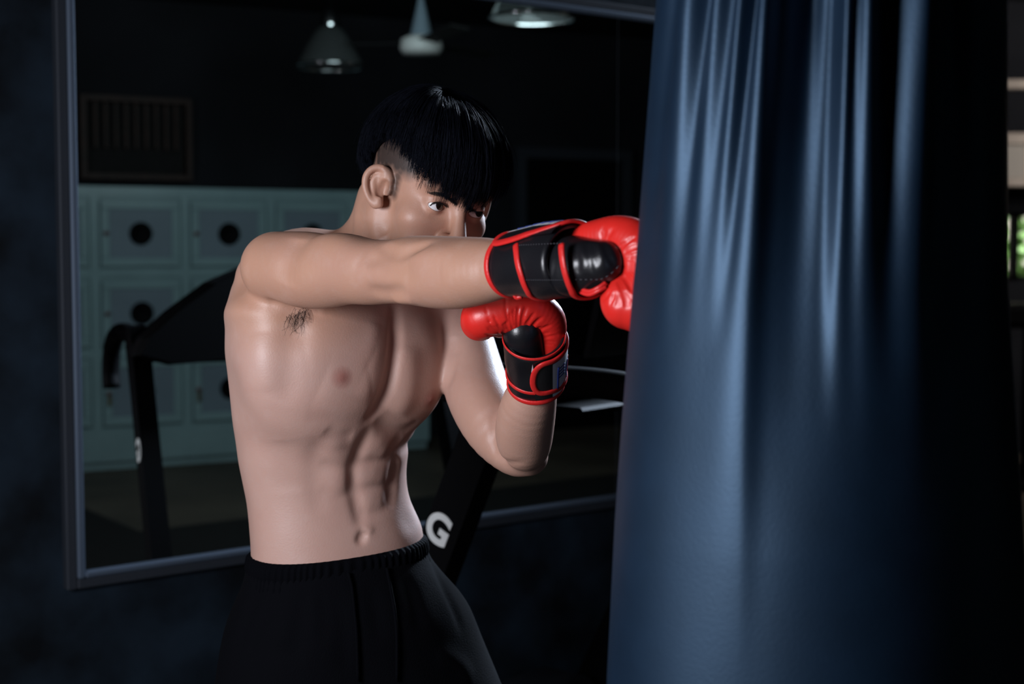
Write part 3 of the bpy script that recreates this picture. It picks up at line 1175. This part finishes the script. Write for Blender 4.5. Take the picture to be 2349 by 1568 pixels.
# neck and face
st([(862, 478), (870, 510), (882, 540)], .010, .0030)
st([(975, 474), (990, 466), (1010, 466), (1026, 476)], .0028, .0010)                                # fold of the lid
st([(985, 492), (1005, 498), (1025, 498)], .004, .0007)
body.strokes(TODO, base)
NIP = []
for pxy in ((783, 865), (988, 915)):
    h, ok = base.hits([pxy])
    if ok[0]:
        NIP.append(h[0])
        body.stroke3(h, .009, -.0012)
        body.stroke3(h, .0024, -.0042)

hb_lo, hb_hi = np.array([-.215, 1.775, 1.372]), np.array([.03, 2.08, 1.60])
bv, bf = body.mesh((-.46, 1.36, .82), (.10, 2.14, 1.46), .0024)
inside = np.all((bv > hb_lo + .003) & (bv < hb_hi - .003), 1)
bf = bf[~inside[bf].all(1)]
hv, hf = body.mesh(hb_lo, hb_hi, .00122)
bv, hv = relax(bv, bf, 2, .45), relax(hv, hf, 2, .45)
V = np.vstack([bv, hv])
Fc = np.vstack([bf, hf + len(bv)])
used = np.zeros(len(V), bool)
used[Fc.ravel()] = True
remap = np.cumsum(used) - 1
V, Fc = V[used], remap[Fc]

# body colour: tanned arms, neck and face, areolae, lips, clipped hair at the temples
loc = HL(V)


def fall(pts, r):
    d = np.min([np.linalg.norm(V - p, axis=1) for p in pts], axis=0)
    return np.clip(1.35 - d / r, 0, 1)


arm_pts = catmull([P(a, b, y) for a, b, y, _ in ARM_R], 3)
tan = np.clip((.125 - np.min([np.linalg.norm(V - p, axis=1) for p in arm_pts], axis=0)) / .06, 0, 1)
tan = np.maximum(tan, np.clip((V[:, 2] - 1.33) / .04, 0, 1) * (V[:, 1] > 1.7)) * .75
tan = np.maximum(tan, .45 * np.clip((.25 - np.linalg.norm(V - P(1200, 1000, 1.77), axis=1)) / .15, 0, 1))
are = fall(NIP, .0125) * .75 if NIP else np.zeros(len(V))
lips = np.clip(1.5 - np.linalg.norm((loc - (0, .107, -.052)) / (.022, .02, .010), axis=1), 0, 1)
sb1, _ = base.hits([(x, y) for y in (322, 336, 350, 364) for x in range(851, 950, 9)] + [(912, 376), (926, 378), (940, 382)])
sb2, _ = base.hits([(918, 392), (912, 405), (908, 418), (905, 430), (902, 442)])
mirr = lambda q: np.array([HW(-l[0], l[1], l[2]) for l in HL(q)])
stub = np.maximum(np.maximum(fall(sb1, .0165), fall(mirr(sb1), .0165)), .85 * np.maximum(fall(sb2, .0095), fall(mirr(sb2), .0095)))
stub *= (np.abs(loc[:, 0]) < .0835) * .955
person = empty('person', (-.22, 1.95, 0))
tag(person, 'bare-chested person in black trousers throwing a straight punch at the punching bag', 'person')
skin_o = link('body', V, Fc, M['skin'], person)
for nm, arr in (('tan', tan), ('areola', are), ('lips', lips), ('stubble', stub)):
    a = skin_o.data.attributes.new(nm, 'FLOAT', 'POINT')
    a.data.foreach_set('value', arr.astype(np.float32))


# eyes
def sphere_geo(c, r, R=None, nu=28, nv=18, v0=0., v1=math.pi):
    vs, fs = [], []
    R = np.eye(3) if R is None else R
    for j in range(nv + 1):
        t = v0 + (v1 - v0) * j / nv
        for i in range(nu):
            a = 2 * math.pi * i / nu
            vs.append(c + R @ (r * np.array([math.sin(t) * math.cos(a), math.sin(t) * math.sin(a), math.cos(t)])))
    for j in range(nv):
        for i in range(nu):
            k = (i + 1) % nu
            fs.append((j * nu + i, (j + 1) * nu + i, (j + 1) * nu + k, j * nu + k))
    return vs, fs


def axis_frame(d):
    d = np.asarray(d, float)
    d = d / np.linalg.norm(d)
    a = np.cross([0, 0, 1.], d)
    a /= np.linalg.norm(a)
    return np.stack([a, np.cross(d, a), d], 1)


gaze = np.array([.60, 1.25, 1.31])
for e in EYE:
    c = HW(*e)
    er = .0128 * H.s
    eye = link('eyeball', *sphere_geo(c, er), M['eyewhite'], person)
    g = axis_frame(gaze - c)
    link('iris', *sphere_geo(c, er * 1.015, g, 24, 5, 0, .60), M['iris'], eye)

# hair: a fringe cut, strand over strand, falling from the crown
HC = np.array([0, -.006, .050])
HAX = np.array([.090, .112, .101])
pole = np.array([0, -.30, 1.0])
pole /= np.linalg.norm(pole)
e1 = np.array([0, 1, 0]) - pole * pole[1]
e1 /= np.linalg.norm(e1)
e2 = np.cross(pole, e1)
if e2[0] < 0: e2 = -e2


def hair_dir(th, ph):
    return (np.cos(th)[..., None] * pole + np.sin(th)[..., None] * (np.cos(ph)[..., None] * e1 + np.sin(ph)[..., None] * e2))


def rim(ph):
    """lowest polar angle of the hair for each heading (0 = forward)"""
    a = np.abs((np.degrees(ph) + 180) % 360 - 180)
    return np.radians(np.interp(a, [0, 20, 40, 55, 68, 85, 105, 130, 180], [119, 117, 106, 93, 84, 79, 88, 104, 110]))


def hair_pt(th, ph, off):
    d = hair_dir(th, ph)
    r = 1 / np.linalg.norm(d / HAX, axis=-1)
    fr = np.clip((np.degrees(th) - 62) / 40, 0, 1) * np.clip(np.cos(ph), 0, 1)
    X = HC + d * (r + off + .006 * fr)[..., None]
    return X


NS = 15000
NL = 900                                                     # strands gather into locks
lph = RNG.uniform(-math.pi, math.pi, NL)
lrm = rim(lph) - np.abs(RNG.normal(0, .10, NL)) + RNG.normal(0, .055, NL)
llay = RNG.uniform(-.009, .0065, NL)
lsw = RNG.normal(0, .06, NL)
li = RNG.integers(0, NL, NS)
sp = RNG.normal(0, 1, NS)
ph0 = lph[li] + sp * .055
ph = lph[li] + sp * .022 + lsw[li]
rm = lrm[li] - np.abs(RNG.normal(0, .035, NS)) - .02 * np.abs(sp)
length = RNG.uniform(.65, 1.25, NS)
th0 = np.maximum(rm - length, -RNG.uniform(0, .45, NS))
lay = llay[li] + RNG.normal(0, .0012, NS)
K = 11
tt = np.linspace(0, 1, K)
TH_ = th0[:, None] + (rm - th0)[:, None] * tt
PH_ = ph0[:, None] + (ph - ph0)[:, None] * tt ** 1.4 + (RNG.normal(0, .02, NS))[:, None] * tt ** 2
OFF = lay[:, None] + .004 * np.sin(tt * math.pi) - .007 * (1 - tt) + (RNG.normal(0, .0020, NS))[:, None] * tt ** 2
lines = hair_pt(TH_, PH_, OFF)
# a few loose hairs stand off the crown
fly = RNG.random(NS) < .012
lines[fly] += (tt ** 2)[None, :, None] * RNG.normal(0, .008, (int(fly.sum()), 1, 3)) + (tt ** 2)[None, :, None] * pole * .006
wl = np.stack([HW(0, 0, 0) + H.s * (L_ @ H.R.T) for L_ in lines])
hair = link('hair', *strands_geo(wl, .00045, .00014), M['hair'], person)
tag(hair, 'short black hair with a straight fringe')
# the dense body of the hair under the loose strands
vs, fs = [], []
nph, nth = 96, 26
for j in range(nth + 1):
    for i in range(nph):
        p_ = 2 * math.pi * i / nph
        t_ = np.array(.001 + (rim(np.array(p_)) * .93 - .001) * j / nth)
        q = hair_pt(t_, np.array(p_), np.array(-.011 - .004 * (j / nth) ** 4))
        vs.append(HW(*q))
for j in range(nth):
    for i in range(nph):
        k = (i + 1) % nph
        fs.append((j * nph + i, j * nph + k, (j + 1) * nph + k, (j + 1) * nph + i))
link('hair_mass', vs, fs, M['hairmass'], hair)


def brow_hairs(pix, n, ln, spread, lift, name, r0=.00022):
    hp, ok = base.hits(pix)
    c = catmull(hp[ok], 8)
    out = []
    for _ in range(n):
        i = RNG.integers(0, len(c) - 2)
        t = c[i + 1] - c[i]
        t /= np.linalg.norm(t)
        st0 = c[i] + RNG.normal(0, spread, 3) * np.array([.3, .3, 1]) - Head.F * .0005
        d = t * -1 * RNG.uniform(.6, 1) + Head.U * RNG.normal(lift, .35) + Head.F * RNG.uniform(.0, .25)
        d /= np.linalg.norm(d)
        out.append([st0 + d * ln * RNG.uniform(.6, 1.2) * q + Head.F * .0006 * math.sin(q * 3) for q in np.linspace(0, 1, 4)])
    return link(name, *strands_geo(out, r0, .00007), M['brow'], person)


brow_hairs([(1043, 463), (1028, 453), (1003, 443), (976, 438)], 420, .0085, .0015, .12, 'eyebrow')
brow_hairs([(1072, 474), (1084, 478), (1096, 484)], 260, .006, .0018, -.2, 'eyebrow')

brow_hairs([(1028, 476), (1012, 467), (996, 466), (983, 473)], 220, .0035, .0004, .4, 'eyelashes', .0002)
brow_hairs([(1076, 486), (1090, 482), (1104, 486)], 120, .003, .0004, .2, 'eyelashes', .0002)

# armpit hair
hp, ok = body.hits([(668, 722), (680, 716), (692, 712), (700, 712), (686, 725)])
out = []
for _ in range(90):
    c = hp[RNG.integers(0, len(hp))] + RNG.normal(0, .004, 3)
    d = np.array([RNG.normal(-.1, .35), -.35, -1])
    d /= np.linalg.norm(d)
    ln = RNG.uniform(.010, .026)
    wv = RNG.normal(0, .003, 3)
    out.append([c + d * ln * q + wv * math.sin(q * 4) for q in np.linspace(0, 1, 6)])
link('armpit_hair', *strands_geo(out, .00022, .00008), M['brow'], person)

# ---- trousers
trs = Field()
hipL, hipR = P(975, 1600, 2.0), P(640, 1600, 1.93)


class Trousers(Torso):
    st = [(1640, 480, 1130, 1.955, 16, .150, .150), (1568, 500, 1108, 1.955, 16, .140, .145), (1490, 518, 1080, 1.955, 17, .132, .138),
          (1400, 538, 1052, 1.95, 18, .120, .126), (1330, 562, 1015, 1.95, 20, .106, .112), (1280, 572, 985, 1.95, 21, .096, .100),
          (1240, 574, 976, 1.95, 22, .093, .096), (1200, 576, 972, 1.95, 22, .092, .094)]


TT = Trousers()
# top edge of the waistband: a slightly tilted plane through three seen points
w0, w1, w2 = P(582, 1268, 1.93), P(780, 1284, 1.86), P(966, 1212, 2.01)
wn = np.cross(w1 - w0, w2 - w0)
wn /= np.linalg.norm(wn)
if wn[2] < 0: wn = -wn
trs.op(TT.fn, (-.50, 1.74, .70), (.06, 2.16, 1.1), .02)
knee = [(-.30, 1.80, .44), (.0, 1.98, .44)]
foot = [(-.42, 1.95, .07), (.02, 2.16, .07)]
for (kx, ky, kz), (fx, fy, fz), hx in zip(knee, foot, ((-.288, 1.925), (-.15, 2.0))):
    trs.chain([(hx[0], hx[1], .80, .100), ((hx[0] + kx) / 2, (hx[1] + ky) / 2, .62, .100), (kx, ky, kz, .086), ((kx + fx) / 2, (ky + fy) / 2, .26, .075), (fx, fy, .09, .062)], .04)
tb = Field()
tb.ops = list(trs.ops)
trs.strokes([(pix, sg_, am, True) for pix, sg_, am in ([((690, 1345), (688, 1420), (675, 1520)), .012, .004], [((738, 1345), (742, 1400), (745, 1470)), .009, .003],
                     [((640, 1340), (620, 1420), (590, 1520)), .014, .004], [((770, 1350), (785, 1430), (790, 1540)), .010, .003],
                     [((850, 1345), (862, 1400), (870, 1470)), .009, .003], [((930, 1320), (950, 1380), (965, 1450)), .010, .004],
                     [((985, 1270), (1020, 1350), (1060, 1450)), .008, .005], [((600, 1330), (575, 1400), (545, 1500)), .012, .004],
                     [((1000, 1500), (1050, 1520), (1085, 1560)), .012, -.005], [((560, 1480), (620, 1500), (690, 1490)), .016, .004])], tb)
trs.cut(w0 - wn * .012, wn)
tv, tf = trs.mesh((-.56, 1.66, .05), (.16, 2.32, 1.0), .005)
tv = relax(tv, tf, 3)
trou = link('trousers', tv, tf, M['cloth'], person)
tag(trou, 'loose black drawstring trousers')

# gathered elastic waistband
NW, NZ_ = 420, 10
vs, fs = [], []
for j in range(NZ_ + 1):
    drop = .047 * j / NZ_
    for i in range(NW):
        p_ = 2 * math.pi * i / NW
        cx, cy, th, a, b1, b2 = [float(q) for q in TT.at(np.array(.985 - drop))]
        b = b1 if math.sin(p_) > 0 else b2
        ru = abs(math.cos(p_)) ** (2 / 2.35) * math.copysign(1, math.cos(p_))
        rv = abs(math.sin(p_)) ** (2 / 2.35) * math.copysign(1, math.sin(p_))
        g = .0012 * math.sin(p_ * 74 + 1.3 * math.sin(p_ * 9)) * (.35 + .65 * (j > 0)) + .003 * (1 - abs(2 * j / NZ_ - 1) ** 4) - .004 * (j == 0)
        if 5 <= j <= 6: g -= .0015
        u, v = (a + g) * ru, (b + g) * rv
        x, y = cx + u * math.cos(th) + v * math.sin(th), cy + u * math.sin(th) - v * math.cos(th)
        z = w0[2] - ((x - w0[0]) * wn[0] + (y - w0[1]) * wn[1]) / wn[2] - drop
        vs.append((x, y, z))
for j in range(NZ_):
    for i in range(NW):
        k = (i + 1) % NW
        fs.append((j * NW + i, (j + 1) * NW + i, (j + 1) * NW + k, j * NW + k))
link('waistband', vs, fs, M['band'], trou)
for pix in (((800, 1312), (808, 1345), (814, 1400), (819, 1457), (822, 1560)), ((888, 1300), (897, 1348), (906, 1400), (911, 1460), (911, 1560))):
    h, ok = trs.hits(pix)
    h = h[ok] + np.array([0, -.004, 0])
    link('drawstring', *tube_geo(catmull(h, 6), .0022, 8), M['band'], trou)

# shoes
for (fx, fy, fz), yaw in zip(foot, (D2R(38), D2R(30))):
    sh = Field()
    d = np.array([math.sin(yaw), -math.cos(yaw), 0])
    n = np.array([d[1], -d[0], 0])
    c = np.array([fx, fy, 0])
    sh.chain([list(c + d * t + [0, 0, z]) + [r] for t, z, r in ((-.06, .05, .042), (0, .055, .046), (.08, .042, .040), (.15, .036, .040), (.19, .032, .032))], .02)
    sh.chain([list(c + [0, 0, .06]) + [.048], list(c + [0, 0, .12]) + [.050]], .02)
    sh.cut(c, (0, 0, -1))
    v, f = sh.mesh(c - [.3, .3, .01], c + [.3, .3, .2], .005)
    link('shoe', relax(v, f, 2), f, M['black'], person)

# ------------------------------------------------------------------ boxing gloves
def nrm(v):
    v = np.asarray(v, float)
    return v / np.linalg.norm(v)


def band_geo(pts, nrms, w, h, closed=False, n=10):
    """flat rounded binding lying on a surface"""
    pts, nrms = np.asarray(pts), np.asarray(nrms)
    m = len(pts)
    T = np.roll(pts, -1, 0) - np.roll(pts, 1, 0) if closed else np.gradient(pts, axis=0)
    T /= np.linalg.norm(T, axis=1, keepdims=True) + 1e-12
    B = np.cross(T, nrms)
    B /= np.linalg.norm(B, axis=1, keepdims=True) + 1e-12
    v, f = [], []
    for i in range(m):
        for j in range(n):
            a = 2 * math.pi * j / n
            c, q = math.cos(a), math.sin(a)
            v.append(pts[i] + w * math.copysign(abs(c) ** .7, c) * B[i] + h * q * nrms[i])
    for i in range(m if closed else m - 1):
        for j in range(n):
            k, i2 = (j + 1) % n, (i + 1) % m
            f.append((i * n + j, i * n + k, i2 * n + k, i2 * n + j))
    if not closed:
        f += [tuple(range(n))[::-1], tuple((m - 1) * n + j for j in range(n))]
    return v, f


class Cuff:
    """tapered cuff around an axis a->b; beta = 0 is up, positive towards the camera"""
    def __init__(s, a, b, prof, squash=1.0):
        s.a, s.ax = np.asarray(a, float), nrm(np.asarray(b) - np.asarray(a))
        s.len = np.linalg.norm(np.asarray(b) - np.asarray(a))
        t = np.array([0, 0, 1.]) - s.ax * s.ax[2]
        if np.linalg.norm(t) < .75: t = np.array([1., 0, 0]) - s.ax * s.ax[0]
        s.T = nrm(t)
        S = np.cross(s.ax, s.T)
        if S[1] > 0: S = -S
        s.S = S
        s.prof = prof                     # (fraction, radius)
        s.sq = squash

    def r(s, f):
        return np.interp(f, [p[0] for p in s.prof], [p[1] for p in s.prof])

    def pt(s, f, beta, off=0.0):
        r = s.r(f) + off
        return s.a + s.ax * s.len * f + r * (math.cos(beta) * s.T + math.sin(beta) * s.S * s.sq)

    def nr(s, beta):
        return nrm(math.cos(beta) * s.T + math.sin(beta) * s.S)

    def param(s, X):
        d = np.asarray(X) - s.a
        return float(d @ s.ax / s.len), math.atan2(float(d @ s.S) / s.sq, float(d @ s.T))

    def pix(s, px, py):
        """where a line of sight meets the cuff"""
        R = ray(px, py)
        best = None
        for y in np.linspace(1.35, 1.85, 900):
            X = CAMP + R * (y / R[1])
            f, be = s.param(X)
            q = s.pt(f, be)
            if np.linalg.norm(X - (s.a + s.ax * s.len * f)) < np.linalg.norm(q - (s.a + s.ax * s.len * f)):
                return f, be
            e = np.linalg.norm(X - q)
            if best is None or e < best[0]: best = (e, f, be)
        return best[1:]

    def wall(s, name, m, parent, th=.004, nb=72, nf=14):
        vs, fs = [], []
        fr = np.linspace(0, 1, nf)
        rows = [(f, 0) for f in fr] + [(f, -th) for f in fr[::-1]]
        for f, o in rows:
            for i in range(nb):
                be = 2 * math.pi * i / nb
                vs.append(s.pt(f, be, o + .0008 * math.sin(f * 9 + be * 3)))
        n = len(rows)
        for j in range(n):
            j2 = (j + 1) % n
            for i in range(nb):
                k = (i + 1) % nb
                fs.append((j * nb + i, j * nb + k, j2 * nb + k, j2 * nb + i))
        return link(name, vs, fs, m, parent)

    def line(s, fb, name, r, m, parent, off=.0008, closed=False, sub=6):
        fb = np.asarray(fb, float)
        if closed:
            c = catmull(np.vstack([fb, fb[:1]]), sub)[:-1]
        else:
            c = catmull(fb, sub)
        return link(name, *band_geo([s.pt(f, b, off) for f, b in c], [s.nr(b) for f, b in c], r * 1.25, r * .6, closed), m, parent)

    def ring(s, f, name, r, m, parent, off=0.0, n=64, b0=0, b1=2 * math.pi):
        full = abs(b1 - b0) > 6.2
        be = np.linspace(b0, b1, n + 1)[:n if full else n + 1]
        return link(name, *band_geo([s.pt(f, b, off) for b in be], [s.nr(b) for b in be], r * 1.25, r * .6, full), m, parent)

    def patch(s, f0, f1, b0, b1, name, m, parent, off=.002, nf=8, nb=14, shape=None):
        vs, fs = [], []
        for j in range(nb + 1):
            for i in range(nf + 1):
                f = f0 + (f1 - f0) * i / nf
                b = b0 + (b1 - b0) * j / nb
                if shape: f, b = shape(f, b, i / nf, j / nb)
                vs.append(s.pt(f, b, off))
        for j in range(nb):
            for i in range(nf):
                q = j * (nf + 1) + i
                fs.append((q, q + 1, q + nf + 2, q + nf + 1))
        return link(name, vs, fs, m, parent)


def creases(fld, bs, cx, cy, r0, r1, a0, a1, n, sig, amp, jit=.06, bend=8):
    runs = []
    for i in range(n):
        a = D2R(a0 + (a1 - a0) * (i + .5) / n) + RNG.normal(0, jit)
        q0, q1 = r0 * RNG.uniform(.9, 1.05), r1 * RNG.uniform(.75, 1.15)
        pts = []
        for t in np.linspace(0, 1, 5):
            r = q0 + (q1 - q0) * t
            aa = a + bend * .01 * t * t
            pts.append((cx + r * math.cos(aa), cy + r * math.sin(aa)))
        runs.append(pts)
    H_, O_ = bs.hits([p for r_ in runs for p in r_], 1.2, 2.0)
    for i in range(n):
        h, ok = H_[i * 5:i * 5 + 5], O_[i * 5:i * 5 + 5]
        if ok.all() and np.ptp(h[:, 1]) < .05: fld.stroke3(h, sig * RNG.uniform(.8, 1.2), amp * RNG.uniform(.6, 1.2))


def stitch(pts, name, parent, m, n=None):
    """a run of short sewn stitches along a path"""
    c = np.asarray(pts)
    mb = MB()
    for i in range(0, len(c) - 1, 2):
        mb.tube([c[i], c[i + 1]], .00045, 4)
    o = link(name, mb.v, mb.f, m, parent)
    o['kind'] = 'stuff'
    return o


# ---- right glove, pressed against the bag
gr = empty('boxing_glove', tuple(P(1180, 611, 1.52)))
tag(gr, 'red and black leather boxing glove on the outstretched arm hitting the punching bag', 'boxing glove')
cr = Cuff(P(1172, 611, 1.524), P(1316, 599, 1.441), [(-.1, .0315), (0, .0325), (.25, .0345), (.6, .0375), (1, .0375)])
cr.wall('cuff', M['leather'], gr)
cr.ring(0, 'trim', .0030, M['redtrim'], gr, .0002)
for pix in (((1185, 562), (1187, 587), (1196, 629), (1210, 664), (1224, 681)), ((1290, 561), (1292, 595), (1300, 633), (1311, 662), (1325, 680))):
    fb = [cr.pix(*q) for q in pix]
    fb.append((fb[-1][0] + .02, fb[-1][1] + .9))
    cr.line(fb, 'trim', .0032, M['redtrim'], gr)
fb = [cr.pix(*q) for q in ((1178, 565), (1230, 561), (1300, 558))]
stitch([cr.pt(f, b, .0006) for f, b in catmull(fb, 20)], 'stitching', gr, M['thread'])
fb = [cr.pix(*q) for q in ((1198, 641), (1250, 641), (1300, 641))]
stitch([cr.pt(f, b, .0006) for f, b in catmull(fb, 20)], 'stitching', gr, M['thread'])
# closing strap over the top with its label
b_lo = cr.pix(1230, 545)[1]
strap = cr.patch(.06, 1.02, b_lo, b_lo - 2.3, 'strap', M['leather'], gr, .0035, 12, 18)
cr.line([(.10, b_lo - 2.2), (.06, b_lo - .8), (.05, b_lo - .25), (.10, b_lo), (.30, b_lo + .02), (.55, b_lo - .05), (.80, b_lo - .22), (1.0, b_lo - .50), (1.02, b_lo - 1.2), (1.0, b_lo - 2.2)], 'strap_trim', .0034, M['redtrim'], strap, .0030)
lab = cr.patch(.14, .90, b_lo - .42, b_lo - 1.9, 'label', M['label'], strap, .0046, 10, 14)
# blue script on the label
for k in range(5):
    f0 = .22 + k * .13
    cr.line([(f0, b_lo - .75), (f0 + .05, b_lo - .58), (f0 + .08, b_lo - .80), (f0 + .05, b_lo - .98), (f0 + .10, b_lo - .86)], 'lettering', .0009, M['blue'], lab, .0050)

pal = Field()
pal.pchain([(1316, 602, 1.436, 62), (1350, 604, 1.416, 56), (1384, 602, 1.402, 50)], .01)
pal.ell(P(1330, 640, 1.440), (.03, .03, .016), None, .02)
pb = Field()
pb.ops = list(pal.ops)
for pix in (((1345, 556), (1352, 590), (1360, 630)), ((1380, 553), (1395, 585), (1412, 612)), ((1358, 557), (1366, 585), (1370, 610)), ((1320, 565), (1326, 600), (1325, 630))):
    pal.stroke(pix, .0035, .0016, True, pb)
v, f = pal.mesh(None, None, .0018)
link('palm', relax(v, f, 2), f, M['leather'], gr)
h, ok = pal.hits([(1318 + 6 * i, 641 - .012 * max(0, 6 * i - 50) ** 2) for i in range(19)], 1.2, 1.7)
stitch(h[ok] + [0, -.0004, 0], 'stitching', gr, M['thread'])

mt = Field()
mt.pchain([(1322, 548, 1.462, 22), (1365, 538, 1.440, 32), (1420, 536, 1.420, 42), (1466, 562, 1.404, 52), (1488, 620, 1.396, 55), (1486, 692, 1.398, 68), (1442, 692, 1.403, 64)], .012, 6)
mt.pchain([(1330, 575, 1.472, 44), (1400, 590, 1.445, 56), (1460, 620, 1.425, 60), (1450, 660, 1.425, 60)], .02)
mtb = Field()
mtb.ops = list(mt.ops)
creases(mt, mtb, 1396, 604, 46, 78, -62, 66, 22, .0014, .0034)
creases(mt, mtb, 1412, 645, 26, 62, 40, 130, 11, .0014, .0032)
creases(mt, mtb, 1385, 560, 12, 40, -120, -50, 5, .002, .0014)
v, f = mt.mesh(None, None, .0011)
mit = link('mitt', relax(v, f, 2), f, M['red'], gr)
tag(mit, 'padded red leather fist of the glove')
for off in (0, 9):
    pts = [P(1316, 648 + off, 1.425), P(1332, 661 + off * .9, 1.412), P(1352, 668 + off * .8, 1.400), P(1372, 660 + off * .8, 1.392), P(1390, 648 + off, 1.392)]
    link('thumb_binding', *tube_geo(catmull(pts, 6), .0022, 8), M['redtrim'], gr)
pts = [P(1196, 668, 1.506), P(1186, 666, 1.506), P(1181, 674, 1.505), P(1186, 682, 1.505), P(1197, 679, 1.503)]
link('pull_tab', *tube_geo(catmull(pts, 6), .0028, 8), M['redtrim'], gr)

# ---- left glove, held in guard before the chin
gl = empty('boxing_glove', tuple(P(1228, 872, 1.705)))
tag(gl, 'red and black leather boxing glove held in guard under the outstretched arm', 'boxing glove')
cl = Cuff(P(1229, 876, 1.700), P(1225, 772, 1.648), [(0, .0335), (.3, .0345), (1, .0362)])
cl.wall('cuff', M['leather'], gl)
cl.ring(0, 'trim', .0028, M['redtrim'], gl, .0002)
cl.ring(1.0, 'trim', .0016, M['redtrim'], gl, .0002)
cl.ring(.235, 'trim', .0022, M['redtrim'], gl, .0004)
fl = [cl.pix(*q) for q in ((1291, 786), (1268, 812), (1243, 826), (1228, 847), (1223, 870), (1227, 888), (1239, 897), (1266, 893), (1290, 876))]
fl = [(min(max(q[0], .12), .9), q[1]) for q in fl]
fm, bm_ = np.mean([q[0] for q in fl[3:6]]), fl[4][1]
away = 1 if fl[0][1] > fl[4][1] else -1
strap = cl.patch(.10, .86, fl[4][1] + away * .05, fl[4][1] + away * 2.4, 'strap', M['leather'], gl, .0030, 10, 20)
lo_end = (fl[-1][0], fl[-1][1] + away * 1.0)
hi_end = (fl[0][0], fl[0][1] + away * 1.0)
cl.line([hi_end] + fl + [lo_end], 'strap_trim', .0030, M['redtrim'], strap, .0030)
b1 = cl.pix(1264, 850)[1]
lab = cl.patch(.10, .84, b1, b1 + away * 1.6, 'label', M['label'], strap, .0036, 8, 16)
for k in range(4):
    f0 = .46 + k * .065
    cl.line([(f0, b1 + away * .22), (f0, b1 + away * .55)], 'lettering', .0007, M['blue'], lab, .0038)
cl.line([(.22, b1 + away * .20), (.70, b1 + away * .22)], 'lettering', .0012, M['blue'], lab, .0038)
cl.line([(.25, b1 + away * .75), (.45, b1 + away * .66), (.62, b1 + away * .8)], 'lettering', .0010, M['blue'], lab, .0038)
cl.line([(.20, b1 + away * .30), (.30, b1 + away * .7), (.62, b1 + away * .95)], 'lettering', .0009, M['redtrim'], lab, .0038)
f1, bb1 = cl.pix(1222, 842)
cl.patch(f1 - .10, f1 + .08, bb1 - .03, bb1 + .05, 'side_tag', M['label'], gl, .0012, 3, 3, lambda f, b, i, j: (f, bb1 + (b - bb1) * (1 - i)))
pl = Field()
pl.pchain([(1212, 850, 1.690, 46), (1208, 815, 1.668, 50), (1203, 785, 1.655, 49), (1200, 760, 1.645, 46)], .01)
v, f = pl.mesh(None, None, .0018)
link('palm', relax(v, f, 2), f, M['leather'], gl)
ml = Field()
ml.pchain([(1250, 838, 1.680, 34), (1260, 790, 1.664, 36), (1256, 735, 1.650, 42), (1218, 710, 1.640, 47), (1162, 714, 1.638, 49), (1112, 726, 1.642, 50), (1100, 738, 1.650, 44)], .012, 6)
ml.pchain([(1225, 790, 1.690, 40), (1215, 730, 1.680, 55), (1150, 725, 1.680, 50)], .02)
mlb = Field()
mlb.ops = list(ml.ops)
creases(ml, mlb, 1192, 796, 48, 82, -150, -40, 17, .0014, .0040)
creases(ml, mlb, 1160, 768, 14, 42, 150, 215, 9, .0013, .0032)
creases(ml, mlb, 1205, 790, 46, 70, -32, 10, 4, .0016, .0014)
ml.stroke([(1113, 700), (1122, 735), (1150, 770)], .0016, .0016, True, mlb)
ml.stroke([(1160, 683), (1161, 715), (1170, 752)], .0014, .0014, True, mlb)
v, f = ml.mesh(None, None, .0011)
mit = link('mitt', relax(v, f, 2), f, M['red'], gl)
tag(mit, 'padded red leather fist of the glove')

# the cover of the bag gives way under the fist
for o in bpy.data.objects:
    if o.name.startswith('cover') and o.parent and o.parent.name == 'punching_bag':
        me = o.data
        n = len(me.vertices)
        c = np.empty(n * 3, np.float32)
        me.vertices.foreach_get('co', c)
        c = c.reshape(n, 3)
        near = np.nonzero((c[:, 0] < .28) & (np.abs(c[:, 2] - 1.32) < .16) & (c[:, 1] > 1.2))[0]
        for _ in range(12):
            d = mt.at(c[near])
            push = np.clip(.002 - d, 0, .004)
            inw = np.stack([BAGC[0] - c[near, 0], BAGC[1] - c[near, 1], 0 * c[near, 0]], 1)
            inw /= np.linalg.norm(inw, axis=1, keepdims=True)
            c[near] += inw * push[:, None]
        me.vertices.foreach_set('co', c.ravel())
        me.update()
